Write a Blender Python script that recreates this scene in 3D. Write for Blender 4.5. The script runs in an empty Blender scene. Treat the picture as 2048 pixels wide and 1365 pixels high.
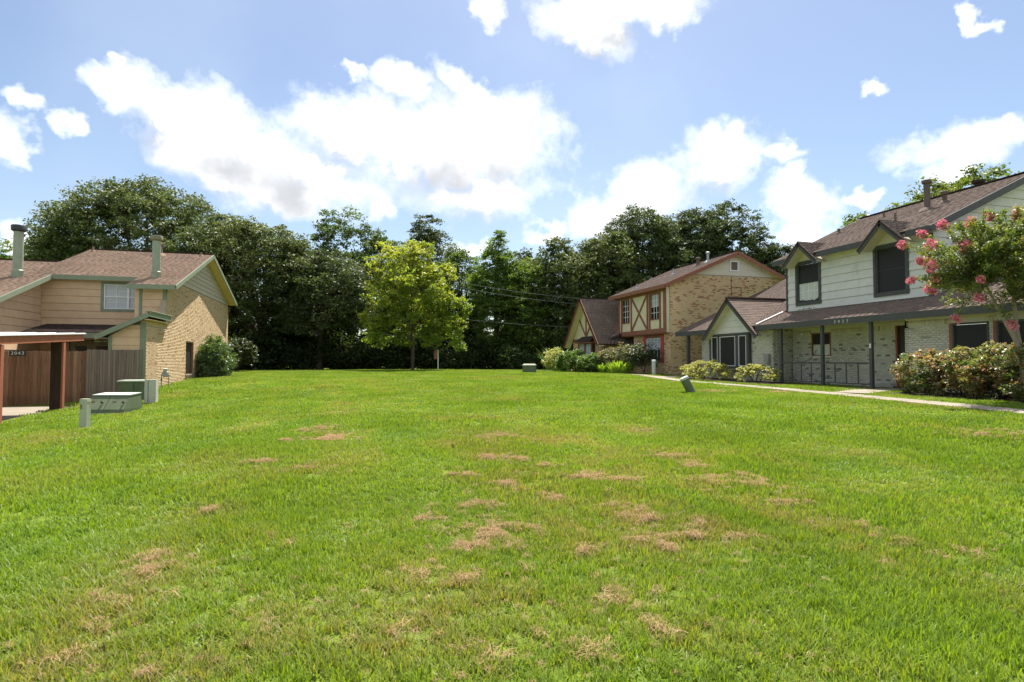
import bpy, math, random
import numpy as np
from mathutils import Vector

# ------------------------------------------------------------------ scene, camera, world, sun
scene = bpy.context.scene
col = scene.collection
R = math.radians
EYE = 1.5
cam_d = bpy.data.cameras.new('camera')
cam_d.sensor_width = 36.0
cam_d.lens = 1150.0 / 2048.0 * 36.0
cam_d.clip_start = 0.05
cam_d.clip_end = 3000.0
cam = bpy.data.objects.new('camera', cam_d)
col.objects.link(cam)
cam.location = (0, 0, EYE)
cam.rotation_euler = (R(90 + 2.02), 0, R(-15.7))
scene.camera = cam

SUN_AZ, SUN_EL = R(26.0), R(63.0)          # azimuth from +Y towards +X
world = bpy.data.worlds.new('World')
scene.world = world
world.use_nodes = True
SKY_STRENGTH = 0.075
CLOUD_WHITE = 10.5


def build_world():
    nt = world.node_tree
    N, L = nt.nodes, nt.links
    N.clear()

    def math_(op, a, b=None, c=None, clamp=False):
        n = N.new('ShaderNodeMath'); n.operation = op; n.use_clamp = clamp
        for i, v in enumerate((a, b, c)):
            if v is None: continue
            if isinstance(v, (int, float)): n.inputs[i].default_value = v
            else: L.new(v, n.inputs[i])
        return n.outputs[0]

    def smooth(v, a, b):
        n = N.new('ShaderNodeMapRange'); n.interpolation_type = 'SMOOTHSTEP'
        L.new(v, n.inputs[0])
        n.inputs[1].default_value = a; n.inputs[2].default_value = b
        n.inputs[3].default_value = 0.0; n.inputs[4].default_value = 1.0
        return n.outputs[0]

    def noise(vec, scale, detail, rough=0.55):
        n = N.new('ShaderNodeTexNoise'); n.noise_dimensions = '3D'
        L.new(vec, n.inputs['Vector'])
        n.inputs['Scale'].default_value = scale
        n.inputs['Detail'].default_value = detail
        n.inputs['Roughness'].default_value = rough
        return n

    out = N.new('ShaderNodeOutputWorld')
    bg = N.new('ShaderNodeBackground')
    bg.inputs['Strength'].default_value = SKY_STRENGTH
    sky = N.new('ShaderNodeTexSky')
    sky.sky_type = 'NISHITA'
    sky.sun_disc = False
    sky.sun_elevation = SUN_EL
    sky.sun_rotation = SUN_AZ
    sky.altitude = 20
    sky.air_density = 1.0
    sky.dust_density = 0.8
    sky.ozone_density = 0.3
    tc = N.new('ShaderNodeTexCoord')
    d = tc.outputs['Generated']
    sep = N.new('ShaderNodeSeparateXYZ'); L.new(d, sep.inputs[0])
    az = math_('ARCTAN2', sep.outputs[0], sep.outputs[1])
    el = math_('ARCSINE', sep.outputs[2])
    comb = N.new('ShaderNodeCombineXYZ')
    L.new(az, comb.inputs[0]); L.new(el, comb.inputs[1])
    # billowy displacement of the cloud outlines, coarse and fine
    prev = comb.outputs[0]
    for sc, amx, amy in ((6.0, 0.10, 0.07), (15.0, 0.085, 0.065), (42.0, 0.036, 0.032)):
        nz = noise(d, sc, 3.0, 0.6)
        vs = N.new('ShaderNodeVectorMath'); vs.operation = 'SUBTRACT'
        L.new(nz.outputs['Color'], vs.inputs[0]); vs.inputs[1].default_value = (0.5, 0.5, 0.5)
        vsc = N.new('ShaderNodeVectorMath'); vsc.operation = 'MULTIPLY'
        L.new(vs.outputs[0], vsc.inputs[0]); vsc.inputs[1].default_value = (amx, amy, 0.0)
        va = N.new('ShaderNodeVectorMath'); va.operation = 'ADD'
        L.new(prev, va.inputs[0]); L.new(vsc.outputs[0], va.inputs[1])
        prev = va.outputs[0]
    uv = va.outputs[0]
    # cumulus clouds: azimuth, elevation, half width, half height (degrees), tilt
    def field(vec, blobs):
        acc = None
        for (a, e, w, h, t) in blobs:
            m = N.new('ShaderNodeMapping'); m.vector_type = 'TEXTURE'
            L.new(vec, m.inputs['Vector'])
            m.inputs['Location'].default_value = (R(a), R(e), 0)
            m.inputs['Rotation'].default_value = (0, 0, R(t))
            m.inputs['Scale'].default_value = (R(w), R(h), 1)
            ln = N.new('ShaderNodeVectorMath'); ln.operation = 'LENGTH'
            L.new(m.outputs[0], ln.inputs[0])
            v = ln.outputs['Value']
            acc = v if acc is None else math_('SMOOTH_MIN', acc, v, 0.12)
        return acc

    acc = field(uv, CLOUDS)
    # the same field a little further up, towards the sun: what lies below cloud is its grey underside
    up = N.new('ShaderNodeVectorMath'); up.operation = 'ADD'
    L.new(uv, up.inputs[0]); up.inputs[1].default_value = (R(0.6), R(2.3), 0)
    above = field(up.outputs[0], [c for c in CLOUDS if c[2] * c[3] > 7.0])
    n2 = noise(d, 13.0, 9.0, 0.64)
    edge = math_('MULTIPLY_ADD', n2.outputs['Fac'], 1.9, -0.98)
    f = math_('ADD', acc, edge)
    core = math_('SUBTRACT', 1.0, smooth(f, 0.46, 0.94))
    wisp = math_('MULTIPLY', math_('SUBTRACT', 1.0, smooth(f, 0.62, 1.40)), 0.50)
    dens = math_('MAXIMUM', core, wisp)
    # unseen rest of the dome: same clouds, cover raised to add fill light
    n3 = noise(d, 3.4, 8.0, 0.58)
    far = smooth(n3.outputs['Fac'], 0.48, 0.58)
    azoff = math_('ABSOLUTE', math_('SUBTRACT', az, R(15.0)))
    outside = math_('MAXIMUM', smooth(azoff, R(48), R(58)), smooth(el, R(38), R(46)))
    far = math_('MULTIPLY', math_('MULTIPLY', far, outside), smooth(el, R(2), R(12)))
    dens = math_('MAXIMUM', dens, far)
    # thin veil of haze cloud
    n4 = noise(d, 2.2, 5.0, 0.5)
    veil = math_('MULTIPLY', smooth(n4.outputs['Fac'], 0.42, 0.75), 0.09)
    dens = math_('MAXIMUM', dens, veil)
    # thick bodies are greyer than the rims
    n5 = noise(d, 8.0, 5.0, 0.6)
    grey = math_('SUBTRACT', 1.0, smooth(math_('MULTIPLY_ADD', n5.outputs['Fac'], 1.1, math_('SUBTRACT', above, 0.55)), -0.15, 1.25))
    cm = N.new('ShaderNodeMix'); cm.data_type = 'RGBA'
    L.new(grey, cm.inputs['Factor'])
    W = CLOUD_WHITE
    cm.inputs['A'].default_value = (W, W, W, 1)
    cm.inputs['B'].default_value = (W * 0.43, W * 0.445, W * 0.47, 1)
    mx = N.new('ShaderNodeMix'); mx.data_type = 'RGBA'
    L.new(dens, mx.inputs['Factor'])
    L.new(sky.outputs[0], mx.inputs['A'])
    L.new(cm.outputs['Result'], mx.inputs['B'])
    L.new(mx.outputs['Result'], bg.inputs['Color'])
    L.new(bg.outputs[0], out.inputs[0])


CLOUDS = [(-15.8, 20.9, 4.0, 2.3, -20), (-10.3, 19.5, 7.3, 3.1, -15), (-4.8, 17.7, 7.4, 3.3, -18), (-0.7, 21.2, 5.2, 2.9, 0), (-11.9, 17.4, 5.8, 2.0, -25),
          (-6.0, 15.4, 4.9, 1.7, -15), (1.9, 14.7, 1.8, 1.5, -30), (9.0, 20.3, 8.5, 4.6, 0), (15.0, 20.4, 5.3, 4.8, 0), (12.5, 16.0, 7.0, 2.2, 0),
          (12.7, 25.2, 4.8, 1.3, -25), (16.8, 23.1, 3.0, 2.3, -30), (4.7, 25.8, 3.0, 1.3, 0), (-0.3, 26.0, 1.6, 0.6, -10), (-22.2, 18.4, 1.2, 0.8, -20),
          (-20.0, 21.3, 2.0, 1.0, -25), (-18.6, 23.5, 0.8, 0.5, 0), (-25.2, 19.4, 1.4, 0.8, -20), (-25.9, 15.9, 1.2, 1.7, -30), (24.1, 30.6, 4.2, 2.1, -10),
          (27.1, 31.8, 7.6, 1.6, 0), (31.8, 30.6, 2.5, 1.1, 0), (23.1, 29.2, 1.6, 0.9, 0), (28.4, 15.7, 4.9, 2.8, 15), (25.2, 13.5, 4.1, 2.0, 0),
          (20.0, 12.5, 2.5, 1.0, 0), (35.8, 18.2, 3.7, 2.2, 0), (36.3, 20.1, 2.0, 1.5, 0), (41.0, 18.2, 1.7, 0.9, 0), (43.1, 13.9, 2.8, 1.9, -15),
          (42.5, 15.5, 1.4, 1.8, 0), (42.5, 11.0, 2.5, 1.8, 0), (53.4, 16.8, 3.6, 1.6, 0), (55.7, 17.1, 1.8, 1.4, 0), (52.8, 14.8, 1.9, 1.3, 0),
          (48.1, 21.8, 1.1, 0.5, 0), (55.3, 25.4, 0.5, 1.1, 30), (11.0, 11.2, 2.0, 0.9, 0), (-25.0, 9.2, 1.8, 1.3, 0), (48.0, 13.5, 1.4, 0.7, 0),
          (13.7, 32.3, 1.8, 1.0, 0)]

build_world()

sun_d = bpy.data.lights.new('sun', 'SUN')
sun_d.energy = 5.0
sun_d.angle = R(0.53)
sun_d.color = (1.0, 0.95, 0.86)
sun = bpy.data.objects.new('sun', sun_d)
col.objects.link(sun)
sdir = Vector((math.sin(SUN_AZ) * math.cos(SUN_EL), math.cos(SUN_AZ) * math.cos(SUN_EL), math.sin(SUN_EL)))
sun.rotation_euler = sdir.to_track_quat('Z', 'Y').to_euler()
sun.location = sdir * 80

vs_ = scene.view_settings
vs_.view_transform = 'Standard'
vs_.look = 'None'
vs_.gamma = 1.0
vs_.use_curve_mapping = False
vs_.exposure = 1.1
scene.render.engine = 'CYCLES'
scene.cycles.use_denoising = True
scene.cycles.max_bounces = 6
scene.cycles.diffuse_bounces = 4
scene.cycles.glossy_bounces = 2
scene.cycles.transmission_bounces = 4
scene.cycles.transparent_max_bounces = 4
scene.cycles.sample_clamp_indirect = 6.0

# ------------------------------------------------------------------ helpers
def V(*a): return np.array(a, float)


def unit(v):
    v = np.asarray(v, float)
    return v / (np.linalg.norm(v) + 1e-12)


def world_loc(o):
    p = np.zeros(3)
    while o is not None:
        p += np.array(o.location); o = o.parent
    return p


def props(o, label=None, cat=None, group=None, kind=None):
    if label: o['label'] = label
    if cat: o['category'] = cat
    if group: o['group'] = group
    if kind: o['kind'] = kind
    return o


def thing(name, label, cat, loc, group=None):
    o = bpy.data.objects.new(name, None)
    o.empty_display_size = 0.3
    col.objects.link(o)
    o.location = loc
    return props(o, label, cat, group)


def np_mesh(name, verts, faces, tint=None, smooth=False):
    verts = np.asarray(verts, np.float32); faces = np.asarray(faces, np.int32)
    me = bpy.data.meshes.new(name)
    k = faces.shape[1]
    me.vertices.add(len(verts)); me.vertices.foreach_set('co', verts.ravel())
    me.loops.add(faces.size); me.loops.foreach_set('vertex_index', faces.ravel())
    me.polygons.add(len(faces))
    me.polygons.foreach_set('loop_start', np.arange(0, faces.size, k, dtype=np.int32))
    if smooth: me.polygons.foreach_set('use_smooth', np.ones(len(faces), bool))
    me.update(calc_edges=True)
    if tint is not None:
        at = me.attributes.new('tint', 'FLOAT', 'FACE')
        at.data.foreach_set('value', np.asarray(tint, np.float32))
    return me


class MB:
    """collects solid pieces for one mesh"""
    def __init__(s): s.v = []; s.f = []; s.t = []

    def add(s, verts, faces, tint=0.0):
        b = len(s.v)
        s.v += [tuple(map(float, p)) for p in verts]
        for f in faces:
            s.f.append(tuple(b + i for i in f)); s.t.append(tint)
        return s

    def box(s, lo, hi, tint=0.0):
        x0, y0, z0 = [min(a, b) for a, b in zip(lo, hi)]
        x1, y1, z1 = [max(a, b) for a, b in zip(lo, hi)]
        return s.add([(x0, y0, z0), (x1, y0, z0), (x1, y1, z0), (x0, y1, z0), (x0, y0, z1), (x1, y0, z1), (x1, y1, z1), (x0, y1, z1)],
                     [(0, 3, 2, 1), (4, 5, 6, 7), (0, 1, 5, 4), (1, 2, 6, 5), (2, 3, 7, 6), (3, 0, 4, 7)], tint)

    def prism(s, poly, ext, tint=0.0):
        poly = [np.asarray(p, float) for p in poly]; ext = np.asarray(ext, float)
        n = len(poly)
        nrm = np.zeros(3)
        for i in range(n): nrm += np.cross(poly[i], poly[(i + 1) % n])
        if nrm @ ext > 0: poly = poly[::-1]
        vs = poly + [p + ext for p in poly]
        fs = [tuple(range(n)), tuple(range(2 * n - 1, n - 1, -1))]
        for i in range(n):
            j = (i + 1) % n
            fs.append((j, i, n + i, n + j))
        return s.add(vs, fs, tint)

    def bar(s, p0, p1, w, h, side=None, tint=0.0):
        """rectangular bar p0->p1, w along 'side', h across it"""
        p0 = np.asarray(p0, float); p1 = np.asarray(p1, float)
        d = unit(p1 - p0)
        if side is None: side = np.cross(d, (0, 0, 1)) if abs(d[2]) < 0.95 else V(1, 0, 0)
        side = unit(np.asarray(side, float) - d * (np.asarray(side, float) @ d))
        o = np.cross(side, d)
        a, b = side * w / 2, o * h / 2
        return s.prism([p0 - a - b, p0 + a - b, p0 + a + b, p0 - a + b], p1 - p0, tint)

    def tube(s, pts, rad, n=10, caps=True, tint=0.0):
        pts = [np.asarray(p, float) for p in pts]
        if isinstance(rad, (int, float)): rad = [rad] * len(pts)
        vs, fs = [], []
        ref = V(0, 0, 1)
        for i, p in enumerate(pts):
            d = unit(pts[min(i + 1, len(pts) - 1)] - pts[max(i - 1, 0)])
            if abs(d @ ref) > 0.97: r0 = V(1, 0, 0)
            else: r0 = ref
            a = unit(np.cross(d, r0)); b = np.cross(d, a)
            for k in range(n):
                t = 2 * math.pi * k / n
                vs.append(p + rad[i] * (math.cos(t) * a + math.sin(t) * b))
        for i in range(len(pts) - 1):
            for k in range(n):
                k2 = (k + 1) % n
                fs.append((i * n + k, i * n + k2, (i + 1) * n + k2, (i + 1) * n + k))
        if caps:
            fs.append(tuple(range(n - 1, -1, -1)))
            fs.append(tuple((len(pts) - 1) * n + k for k in range(n)))
        return s.add(vs, fs, tint)

    def build(s, name, mat, parent=None, kind=None, smooth=False, label=None, cat=None):
        off = world_loc(parent) if parent is not None else np.zeros(3)
        me = bpy.data.meshes.new(name)
        me.from_pydata([tuple(np.array(p) - off) for p in s.v], [], s.f)
        at = me.attributes.new('tint', 'FLOAT', 'FACE')
        at.data.foreach_set('value', np.asarray(s.t, np.float32))
        if smooth:
            me.polygons.foreach_set('use_smooth', np.ones(len(me.polygons), bool))
            me.set_sharp_from_angle(angle=R(40))
        me.materials.append(mat)
        o = bpy.data.objects.new(name, me)
        col.objects.link(o)
        if parent is not None: o.parent = parent
        return props(o, label, cat, None, kind)


def link_mesh(name, me, mat, parent=None, loc=(0, 0, 0), kind=None):
    if mat is not None and not me.materials: me.materials.append(mat)
    o = bpy.data.objects.new(name, me)
    col.objects.link(o)
    o.location = loc
    if parent is not None: o.parent = parent
    return props(o, kind=kind)


# ------------------------------------------------------------------ materials
def mat(name, stops, rough=0.8, spec=0.3, noise=(3.0, 0.15), bump=None, metallic=0.0, streak=None, trans=0.0, trans_col=None, stain=None):
    """colour ramp over the per-face 'tint' value, broken up by noise in world space"""
    m = bpy.data.materials.new(name)
    m.use_nodes = True
    nt = m.node_tree; N, L = nt.nodes, nt.links
    N.clear()
    out = N.new('ShaderNodeOutputMaterial')
    p = N.new('ShaderNodeBsdfPrincipled')
    p.inputs['Roughness'].default_value = rough
    p.inputs['Specular IOR Level'].default_value = spec
    p.inputs['Metallic'].default_value = metallic
    at = N.new('ShaderNodeAttribute'); at.attribute_name = 'tint'
    rp = N.new('ShaderNodeValToRGB')
    cr = rp.color_ramp
    if len(stops) == 1: stops = [stops[0], stops[0]]
    for i in range(len(stops)):
        pos = i / (len(stops) - 1)
        if i == 0: e = cr.elements[0]
        elif i == len(stops) - 1: e = cr.elements[-1]
        else: e = cr.elements.new(pos)
        e.position = pos
    for i, c in enumerate(stops): cr.elements[i].color = (*c, 1)
    L.new(at.outputs['Fac'], rp.inputs[0])
    colr = rp.outputs[0]
    geo = N.new('ShaderNodeNewGeometry')
    if noise:
        nz = N.new('ShaderNodeTexNoise'); nz.inputs['Scale'].default_value = noise[0]
        nz.inputs['Detail'].default_value = 6; nz.inputs['Roughness'].default_value = 0.65
        if streak:
            mp = N.new('ShaderNodeMapping'); mp.inputs['Scale'].default_value = streak
            L.new(geo.outputs['Position'], mp.inputs[0]); L.new(mp.outputs[0], nz.inputs['Vector'])
        else:
            L.new(geo.outputs['Position'], nz.inputs['Vector'])
        mr = N.new('ShaderNodeMapRange')
        mr.inputs[1].default_value = 0.25; mr.inputs[2].default_value = 0.75
        mr.inputs[3].default_value = 1 - noise[1]; mr.inputs[4].default_value = 1 + noise[1]
        L.new(nz.outputs['Fac'], mr.inputs[0])
        mu = N.new('ShaderNodeMix'); mu.data_type = 'RGBA'; mu.blend_type = 'MULTIPLY'
        mu.inputs['Factor'].default_value = 1.0
        L.new(colr, mu.inputs['A']); L.new(mr.outputs[0], mu.inputs['B'])
        colr = mu.outputs['Result']
    if stain:      # (colour, scale, threshold lo, hi, stretch): dirt and weathering with its own shape
        c, sc, lo, hi, st = stain
        n2 = N.new('ShaderNodeTexNoise'); n2.inputs['Scale'].default_value = sc
        n2.inputs['Detail'].default_value = 7; n2.inputs['Roughness'].default_value = 0.7
        mp = N.new('ShaderNodeMapping'); mp.inputs['Scale'].default_value = st
        mp.inputs['Location'].default_value = (7.3, 1.9, 4.1)
        L.new(geo.outputs['Position'], mp.inputs[0]); L.new(mp.outputs[0], n2.inputs['Vector'])
        mr = N.new('ShaderNodeMapRange'); mr.interpolation_type = 'SMOOTHSTEP'
        mr.inputs[1].default_value = lo; mr.inputs[2].default_value = hi
        L.new(n2.outputs['Fac'], mr.inputs[0])
        mu = N.new('ShaderNodeMix'); mu.data_type = 'RGBA'
        L.new(mr.outputs[0], mu.inputs['Factor']); L.new(colr, mu.inputs['A'])
        mu.inputs['B'].default_value = (*c, 1)
        colr = mu.outputs['Result']
    L.new(colr, p.inputs['Base Color'])
    if bump:
        nb = N.new('ShaderNodeTexNoise'); nb.inputs['Scale'].default_value = bump[0]
        nb.inputs['Detail'].default_value = 5
        L.new(geo.outputs['Position'], nb.inputs['Vector'])
        b = N.new('ShaderNodeBump'); b.inputs['Strength'].default_value = bump[1]; b.inputs['Distance'].default_value = 0.01
        L.new(nb.outputs['Fac'], b.inputs['Height']); L.new(b.outputs[0], p.inputs['Normal'])
    sh = p.outputs[0]
    if trans > 0:
        tr = N.new('ShaderNodeBsdfTranslucent')
        mu = N.new('ShaderNodeMix'); mu.data_type = 'RGBA'; mu.blend_type = 'MULTIPLY'
        mu.inputs['Factor'].default_value = 1.0
        L.new(colr, mu.inputs['A']); mu.inputs['B'].default_value = (*(trans_col or (1.3, 1.5, 0.6)), 1)
        L.new(mu.outputs['Result'], tr.inputs[0])
        mx = N.new('ShaderNodeMixShader'); mx.inputs[0].default_value = trans
        L.new(sh, mx.inputs[1]); L.new(tr.outputs[0], mx.inputs[2])
        sh = mx.outputs[0]
    L.new(sh, out.inputs[0])
    return m


MT = {}
MT['mortar_tan'] = mat('mortar_tan', [(.40, .325, .23)], .95, .1, (9, .15))
MT['mortar_grey'] = mat('mortar_grey', [(.52, .50, .44)], .95, .1, (9, .12))
MT['brick_tan'] = mat('brick_tan', [(.60, .455, .285), (.56, .41, .25), (.51, .355, .21), (.43, .255, .15), (.32, .18, .11)], .9, .15, (14, .18), (60, .3))
MT['brick_gold'] = mat('brick_gold', [(.74, .565, .34), (.70, .515, .295), (.64, .445, .24), (.49, .25, .14), (.33, .175, .11)], .9, .15, (14, .16), (60, .3))
MT['brick_cream'] = mat('brick_cream', [(.58, .555, .46), (.53, .505, .415), (.47, .44, .36), (.30, .285, .24), (.13, .13, .115)], .9, .15, (12, .16), (60, .3))
MT['peach'] = mat('peach', [(.68, .475, .30), (.64, .445, .28)], .75, .25, (2.5, .10), (90, .15))
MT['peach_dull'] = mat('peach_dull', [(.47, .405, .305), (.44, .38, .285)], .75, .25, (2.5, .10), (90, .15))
MT['sage'] = mat('sage', [(.215, .25, .17)], .6, .3, (3, .12))
MT['flue'] = mat('flue', [(.28, .305, .23)], .5, .4, (4, .12), stain=((.16, .14, .10), 2.2, .55, .75, (3, 3, .7)))
MT['cap_dark'] = mat('cap_dark', [(.03, .035, .035)], .5, .4, (6, .2))
MT['cap_rust'] = mat('cap_rust', [(.20, .18, .12)], .8, .2, (8, .35))
MT['roof_brown'] = mat('roof_brown', [(.26, .175, .13), (.285, .195, .145), (.315, .22, .165)], .95, .12, (1.1, .16), (120, .5), stain=((.20, .14, .11), .6, .5, .72, (1, 1, 1)))
MT['roof_dark'] = mat('roof_dark', [(.045, .032, .028), (.06, .042, .036), (.075, .05, .045)], .95, .12, (1.1, .2), (120, .5))
MT['roof_grey'] = mat('roof_grey', [(.15, .112, .095), (.168, .126, .107), (.19, .143, .122)], .95, .12, (1.0, .16), (120, .5), stain=((.25, .20, .17), .5, .58, .72, (1, 1, 1)))
MT['deck'] = mat('deck', [(.06, .045, .04)], .95, .1, (3, .1))
MT['white_paint'] = mat('white_paint', [(.76, .77, .77)], .5, .35, (5, .05))
MT['siding_white'] = mat('siding_white', [(.66, .64, .605), (.63, .61, .575)], .7, .25, (3, .08), (80, .12), stain=((.46, .46, .40), .9, .60, .80, (1, 1, .35)))
MT['lap_shade_sheathing'] = mat('lap_shade_sheathing', [(.13, .12, .105)], .95, .1, (5, .2))  # backing darkened so the gaps between boards stand in for lap shadow
MT['foot_shade'] = mat('foot_shade', [(.20, .20, .17)], .95, .1, (6, .5))  # shadow tone for the foot of the upper wall
MT['charcoal'] = mat('charcoal', [(.072, .074, .072)], .6, .3, (4, .15))
MT['tudor_brown'] = mat('tudor_brown', [(.25, .105, .065)], .7, .25, (4, .15))
MT['tudor_red'] = mat('tudor_red', [(.40, .08, .055)], .6, .3, (4, .12))
MT['stucco'] = mat('stucco', [(.66, .59, .40), (.60, .54, .37)], .9, .15, (2.5, .08), (40, .3), stain=((.30, .34, .22), 2.6, .62, .74, (1, 1, 1)))
MT['cream_siding'] = mat('cream_siding', [(.62, .57, .44)], .75, .25, (3, .06))
MT['glass'] = mat('glass', [(.012, .014, .016)], .06, .6, None)
MT['screen'] = mat('screen', [(.020, .020, .020)], .55, .3, (40, .15))
MT['blind'] = mat('blind', [(.40, .42, .43)], .3, .5, (1, .08))
MT['board_white'] = mat('board_white', [(.55, .56, .50)], .6, .3, (9, .12))
MT['door_dark'] = mat('door_dark', [(.035, .03, .027)], .5, .35, (3, .15))
MT['door_sage'] = mat('door_sage', [(.30, .29, .22)], .6, .3, (3, .1))
MT['carport_red'] = mat('carport_red', [(.33, .115, .065)], .7, .25, (3, .18), streak=(3, 3, .5))
MT['post_shaded'] = mat('post_shaded', [(.055, .03, .022)], .8, .2, (3, .4), streak=(6, 6, .6))  # post wood with shade put into its colour; rafters share it
MT['metal_white'] = mat('metal_white', [(.62, .62, .60)], .45, .4, (4, .1))
MT['picket_brown'] = mat('picket_brown', [(.24, .14, .085), (.20, .115, .068), (.15, .085, .05), (.29, .18, .11)], .9, .15, (3.0, .35), (50, .4), streak=(9, 9, .5))
MT['picket_grey'] = mat('picket_grey', [(.26, .215, .17), (.21, .17, .13), (.16, .125, .098), (.30, .255, .205)], .9, .15, (3.0, .35), (50, .4), streak=(9, 9, .5))
MT['utility_green'] = mat('utility_green', [(.12, .145, .085)], .7, .2, (3, .2), stain=((.17, .15, .08), 2.5, .58, .74, (1, 1, 1)))
MT['utility_top'] = mat('utility_top', [(.46, .48, .42)], .6, .3, (5, .15))
MT['utility_pale'] = mat('utility_pale', [(.40, .42, .31)], .7, .2, (3, .15), stain=((.22, .20, .14), 2.5, .55, .75, (1, 1, .5)))
MT['utility_grey'] = mat('utility_grey', [(.46, .455, .38)], .7, .2, (3, .12), stain=((.26, .22, .15), 3.5, .55, .75, (1, 1, .5)))
MT['steel'] = mat('steel', [(.36, .37, .38)], .4, .5, (5, .15), metallic=.6)
MT['wire'] = mat('wire', [(.16, .16, .17)], .5, .4, None)
MT['concrete'] = mat('concrete', [(.27, .235, .185), (.245, .21, .165), (.295, .255, .205)], .9, .2, (1.6, .14), (35, .3), stain=((.16, .14, .11), 1.3, .58, .76, (1, 1, 1)))
MT['asphalt'] = mat('asphalt', [(.05, .05, .052)], .9, .2, (3, .2), (60, .5))
MT['bark'] = mat('bark', [(.085, .065, .05), (.06, .046, .036)], .95, .1, (6, .35), (18, .8), streak=(2, 2, .5))
MT['bark_pale'] = mat('bark_pale', [(.30, .245, .18)], .8, .2, (5, .22), (18, .4), streak=(2, 2, .5))
MT['lettering'] = mat('lettering', [(.62, .62, .58)], .5, .3, None)
MT['plate'] = mat('plate', [(.045, .05, .042)], .6, .3, None)
MT['mulch'] = mat('mulch', [(.05, .038, .028)], .95, .1, (7, .4), (25, .8))
MT['wood_pole'] = mat('wood_pole', [(.12, .095, .075)], .9, .1, (5, .2))
MT['sign_back'] = mat('sign_back', [(.30, .12, .10)], .6, .3, (3, .1))

LEAF = {}
def leaf(name, stops, trans=.38, tc=(1.5, 1.55, .55), rough=.45, spec=.45):
    LEAF[name] = mat('leaf_' + name, stops, rough, spec, (.35, .18), trans=trans, trans_col=tc)
leaf('oak', [(.050, .074, .028), (.084, .118, .04), (.115, .146, .055), (.15, .172, .075)], .28, (1.3, 1.3, .65), rough=.55, spec=.3)
leaf('oak_dark', [(.044, .066, .027), (.072, .102, .038), (.105, .134, .054)], .26, (1.3, 1.3, .65), rough=.55, spec=.3)
leaf('wood', [(.05, .08, .03), (.086, .13, .04), (.12, .165, .05)], .38, rough=.6, spec=.25)
leaf('wood_light', [(.066, .108, .031), (.11, .17, .042), (.145, .20, .05)], .44, rough=.6, spec=.25)
leaf('young', [(.13, .20, .036), (.18, .245, .04), (.24, .28, .046), (.30, .285, .056)], .5, rough=.5)
leaf('pecan', [(.085, .125, .032), (.11, .155, .036), (.15, .165, .045)], .42)
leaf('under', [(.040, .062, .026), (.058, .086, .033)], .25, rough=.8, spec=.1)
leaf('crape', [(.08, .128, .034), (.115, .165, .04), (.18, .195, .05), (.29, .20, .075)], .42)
leaf('nandina', [(.085, .13, .045), (.13, .175, .065), (.19, .20, .085), (.33, .24, .15), (.40, .18, .14)], .35, rough=.4)
leaf('oleander', [(.085, .14, .055), (.12, .18, .075), (.17, .22, .11)], .3, rough=.35, spec=.5)
leaf('yellow', [(.26, .27, .075), (.35, .34, .11), (.42, .40, .16), (.20, .22, .06)], .35)
leaf('mound', [(.075, .135, .028), (.10, .17, .032), (.13, .20, .04)], .35)
leaf('bright', [(.16, .26, .04), (.22, .32, .05), (.28, .36, .06)], .45)
leaf('greyish', [(.12, .14, .075), (.17, .18, .11), (.23, .22, .14), (.26, .16, .09)], .35)
leaf('dark_shrub', [(.04, .06, .025), (.06, .08, .032)], .3)
leaf('petal', [(.60, .14, .22), (.70, .25, .33), (.78, .38, .44), (.55, .10, .15)], .35, (1.1, .8, .85), .6, .2)
leaf('grass', [(.10, .185, .017), (.142, .236, .020), (.19, .268, .026), (.27, .24, .085)], .42, (1.5, 1.45, .5), .5, .35)
leaf('straw', [(.36, .235, .12), (.42, .29, .16), (.28, .175, .085)], .3, (1.1, 1.0, .8), .8, .2)

# ------------------------------------------------------------------ ground
CTRL = [(0, 0, 0), (-5, 6, 0), (6, 6, 0.02), (12, 6, .12), (0, 12, .10), (-6.6, 17.4, -.25), (-9.3, 19.0, -.30), (-9.5, 23.6, -.16),
        (-7.3, 20.6, -.10), (-7.75, 24.9, -.05), (-6.6, 22.4, .05), (-8.2, 28.5, .30), (-11, 28.0, -.34), (-14, 28, -.38), (-6.5, 35.6, .58), (-8.2, 46, .68), (2, 22, .32), (8, 22, .38),
        (12.1, 18.7, .32), (14.3, 9.2, .28), (15.2, 13.8, .33), (17.2, 16.2, .37), (16, 20.4, .40), (16.2, 27.9, .50), (17.7, 38.2, .62),
        (18.6, 12, .38), (18.8, 24, .44), (18.6, 27.6, .47), (18, 31.7, .66), (19.4, 32.6, .60), (17, 43, .68), (11.8, 37.6, .72), (5, 48, .74), (-4, 48, .72),
        (2, 35, .58), (0, 62, .6), (-20, 62, .6), (22, 60, .6), (40, 50, .6), (40, 20, .5), (40, 0, .3), (-20, 18, -.45), (-24, 30, -.4),
        (-25, 0, -.3), (0, -25, 0), (25, -15, .1), (-25, -20, -.1), (-30, 48, .3)]
_P = np.array([(c[0], c[1]) for c in CTRL], float)
_z = np.array([c[2] for c in CTRL], float)


def _phi(r2): return 0.5 * r2 * np.log(r2 + 1e-9)


def _fit():
    n = len(_P)
    K = _phi(((_P[:, None] - _P[None]) ** 2).sum(-1)) + np.eye(n) * 6.0
    A = np.zeros((n + 3, n + 3)); A[:n, :n] = K
    A[:n, n] = 1; A[:n, n + 1:] = _P; A[n, :n] = 1; A[n + 1:, :n] = _P.T
    return np.linalg.solve(A, np.concatenate([_z, np.zeros(3)]))


_W = _fit()


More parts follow.
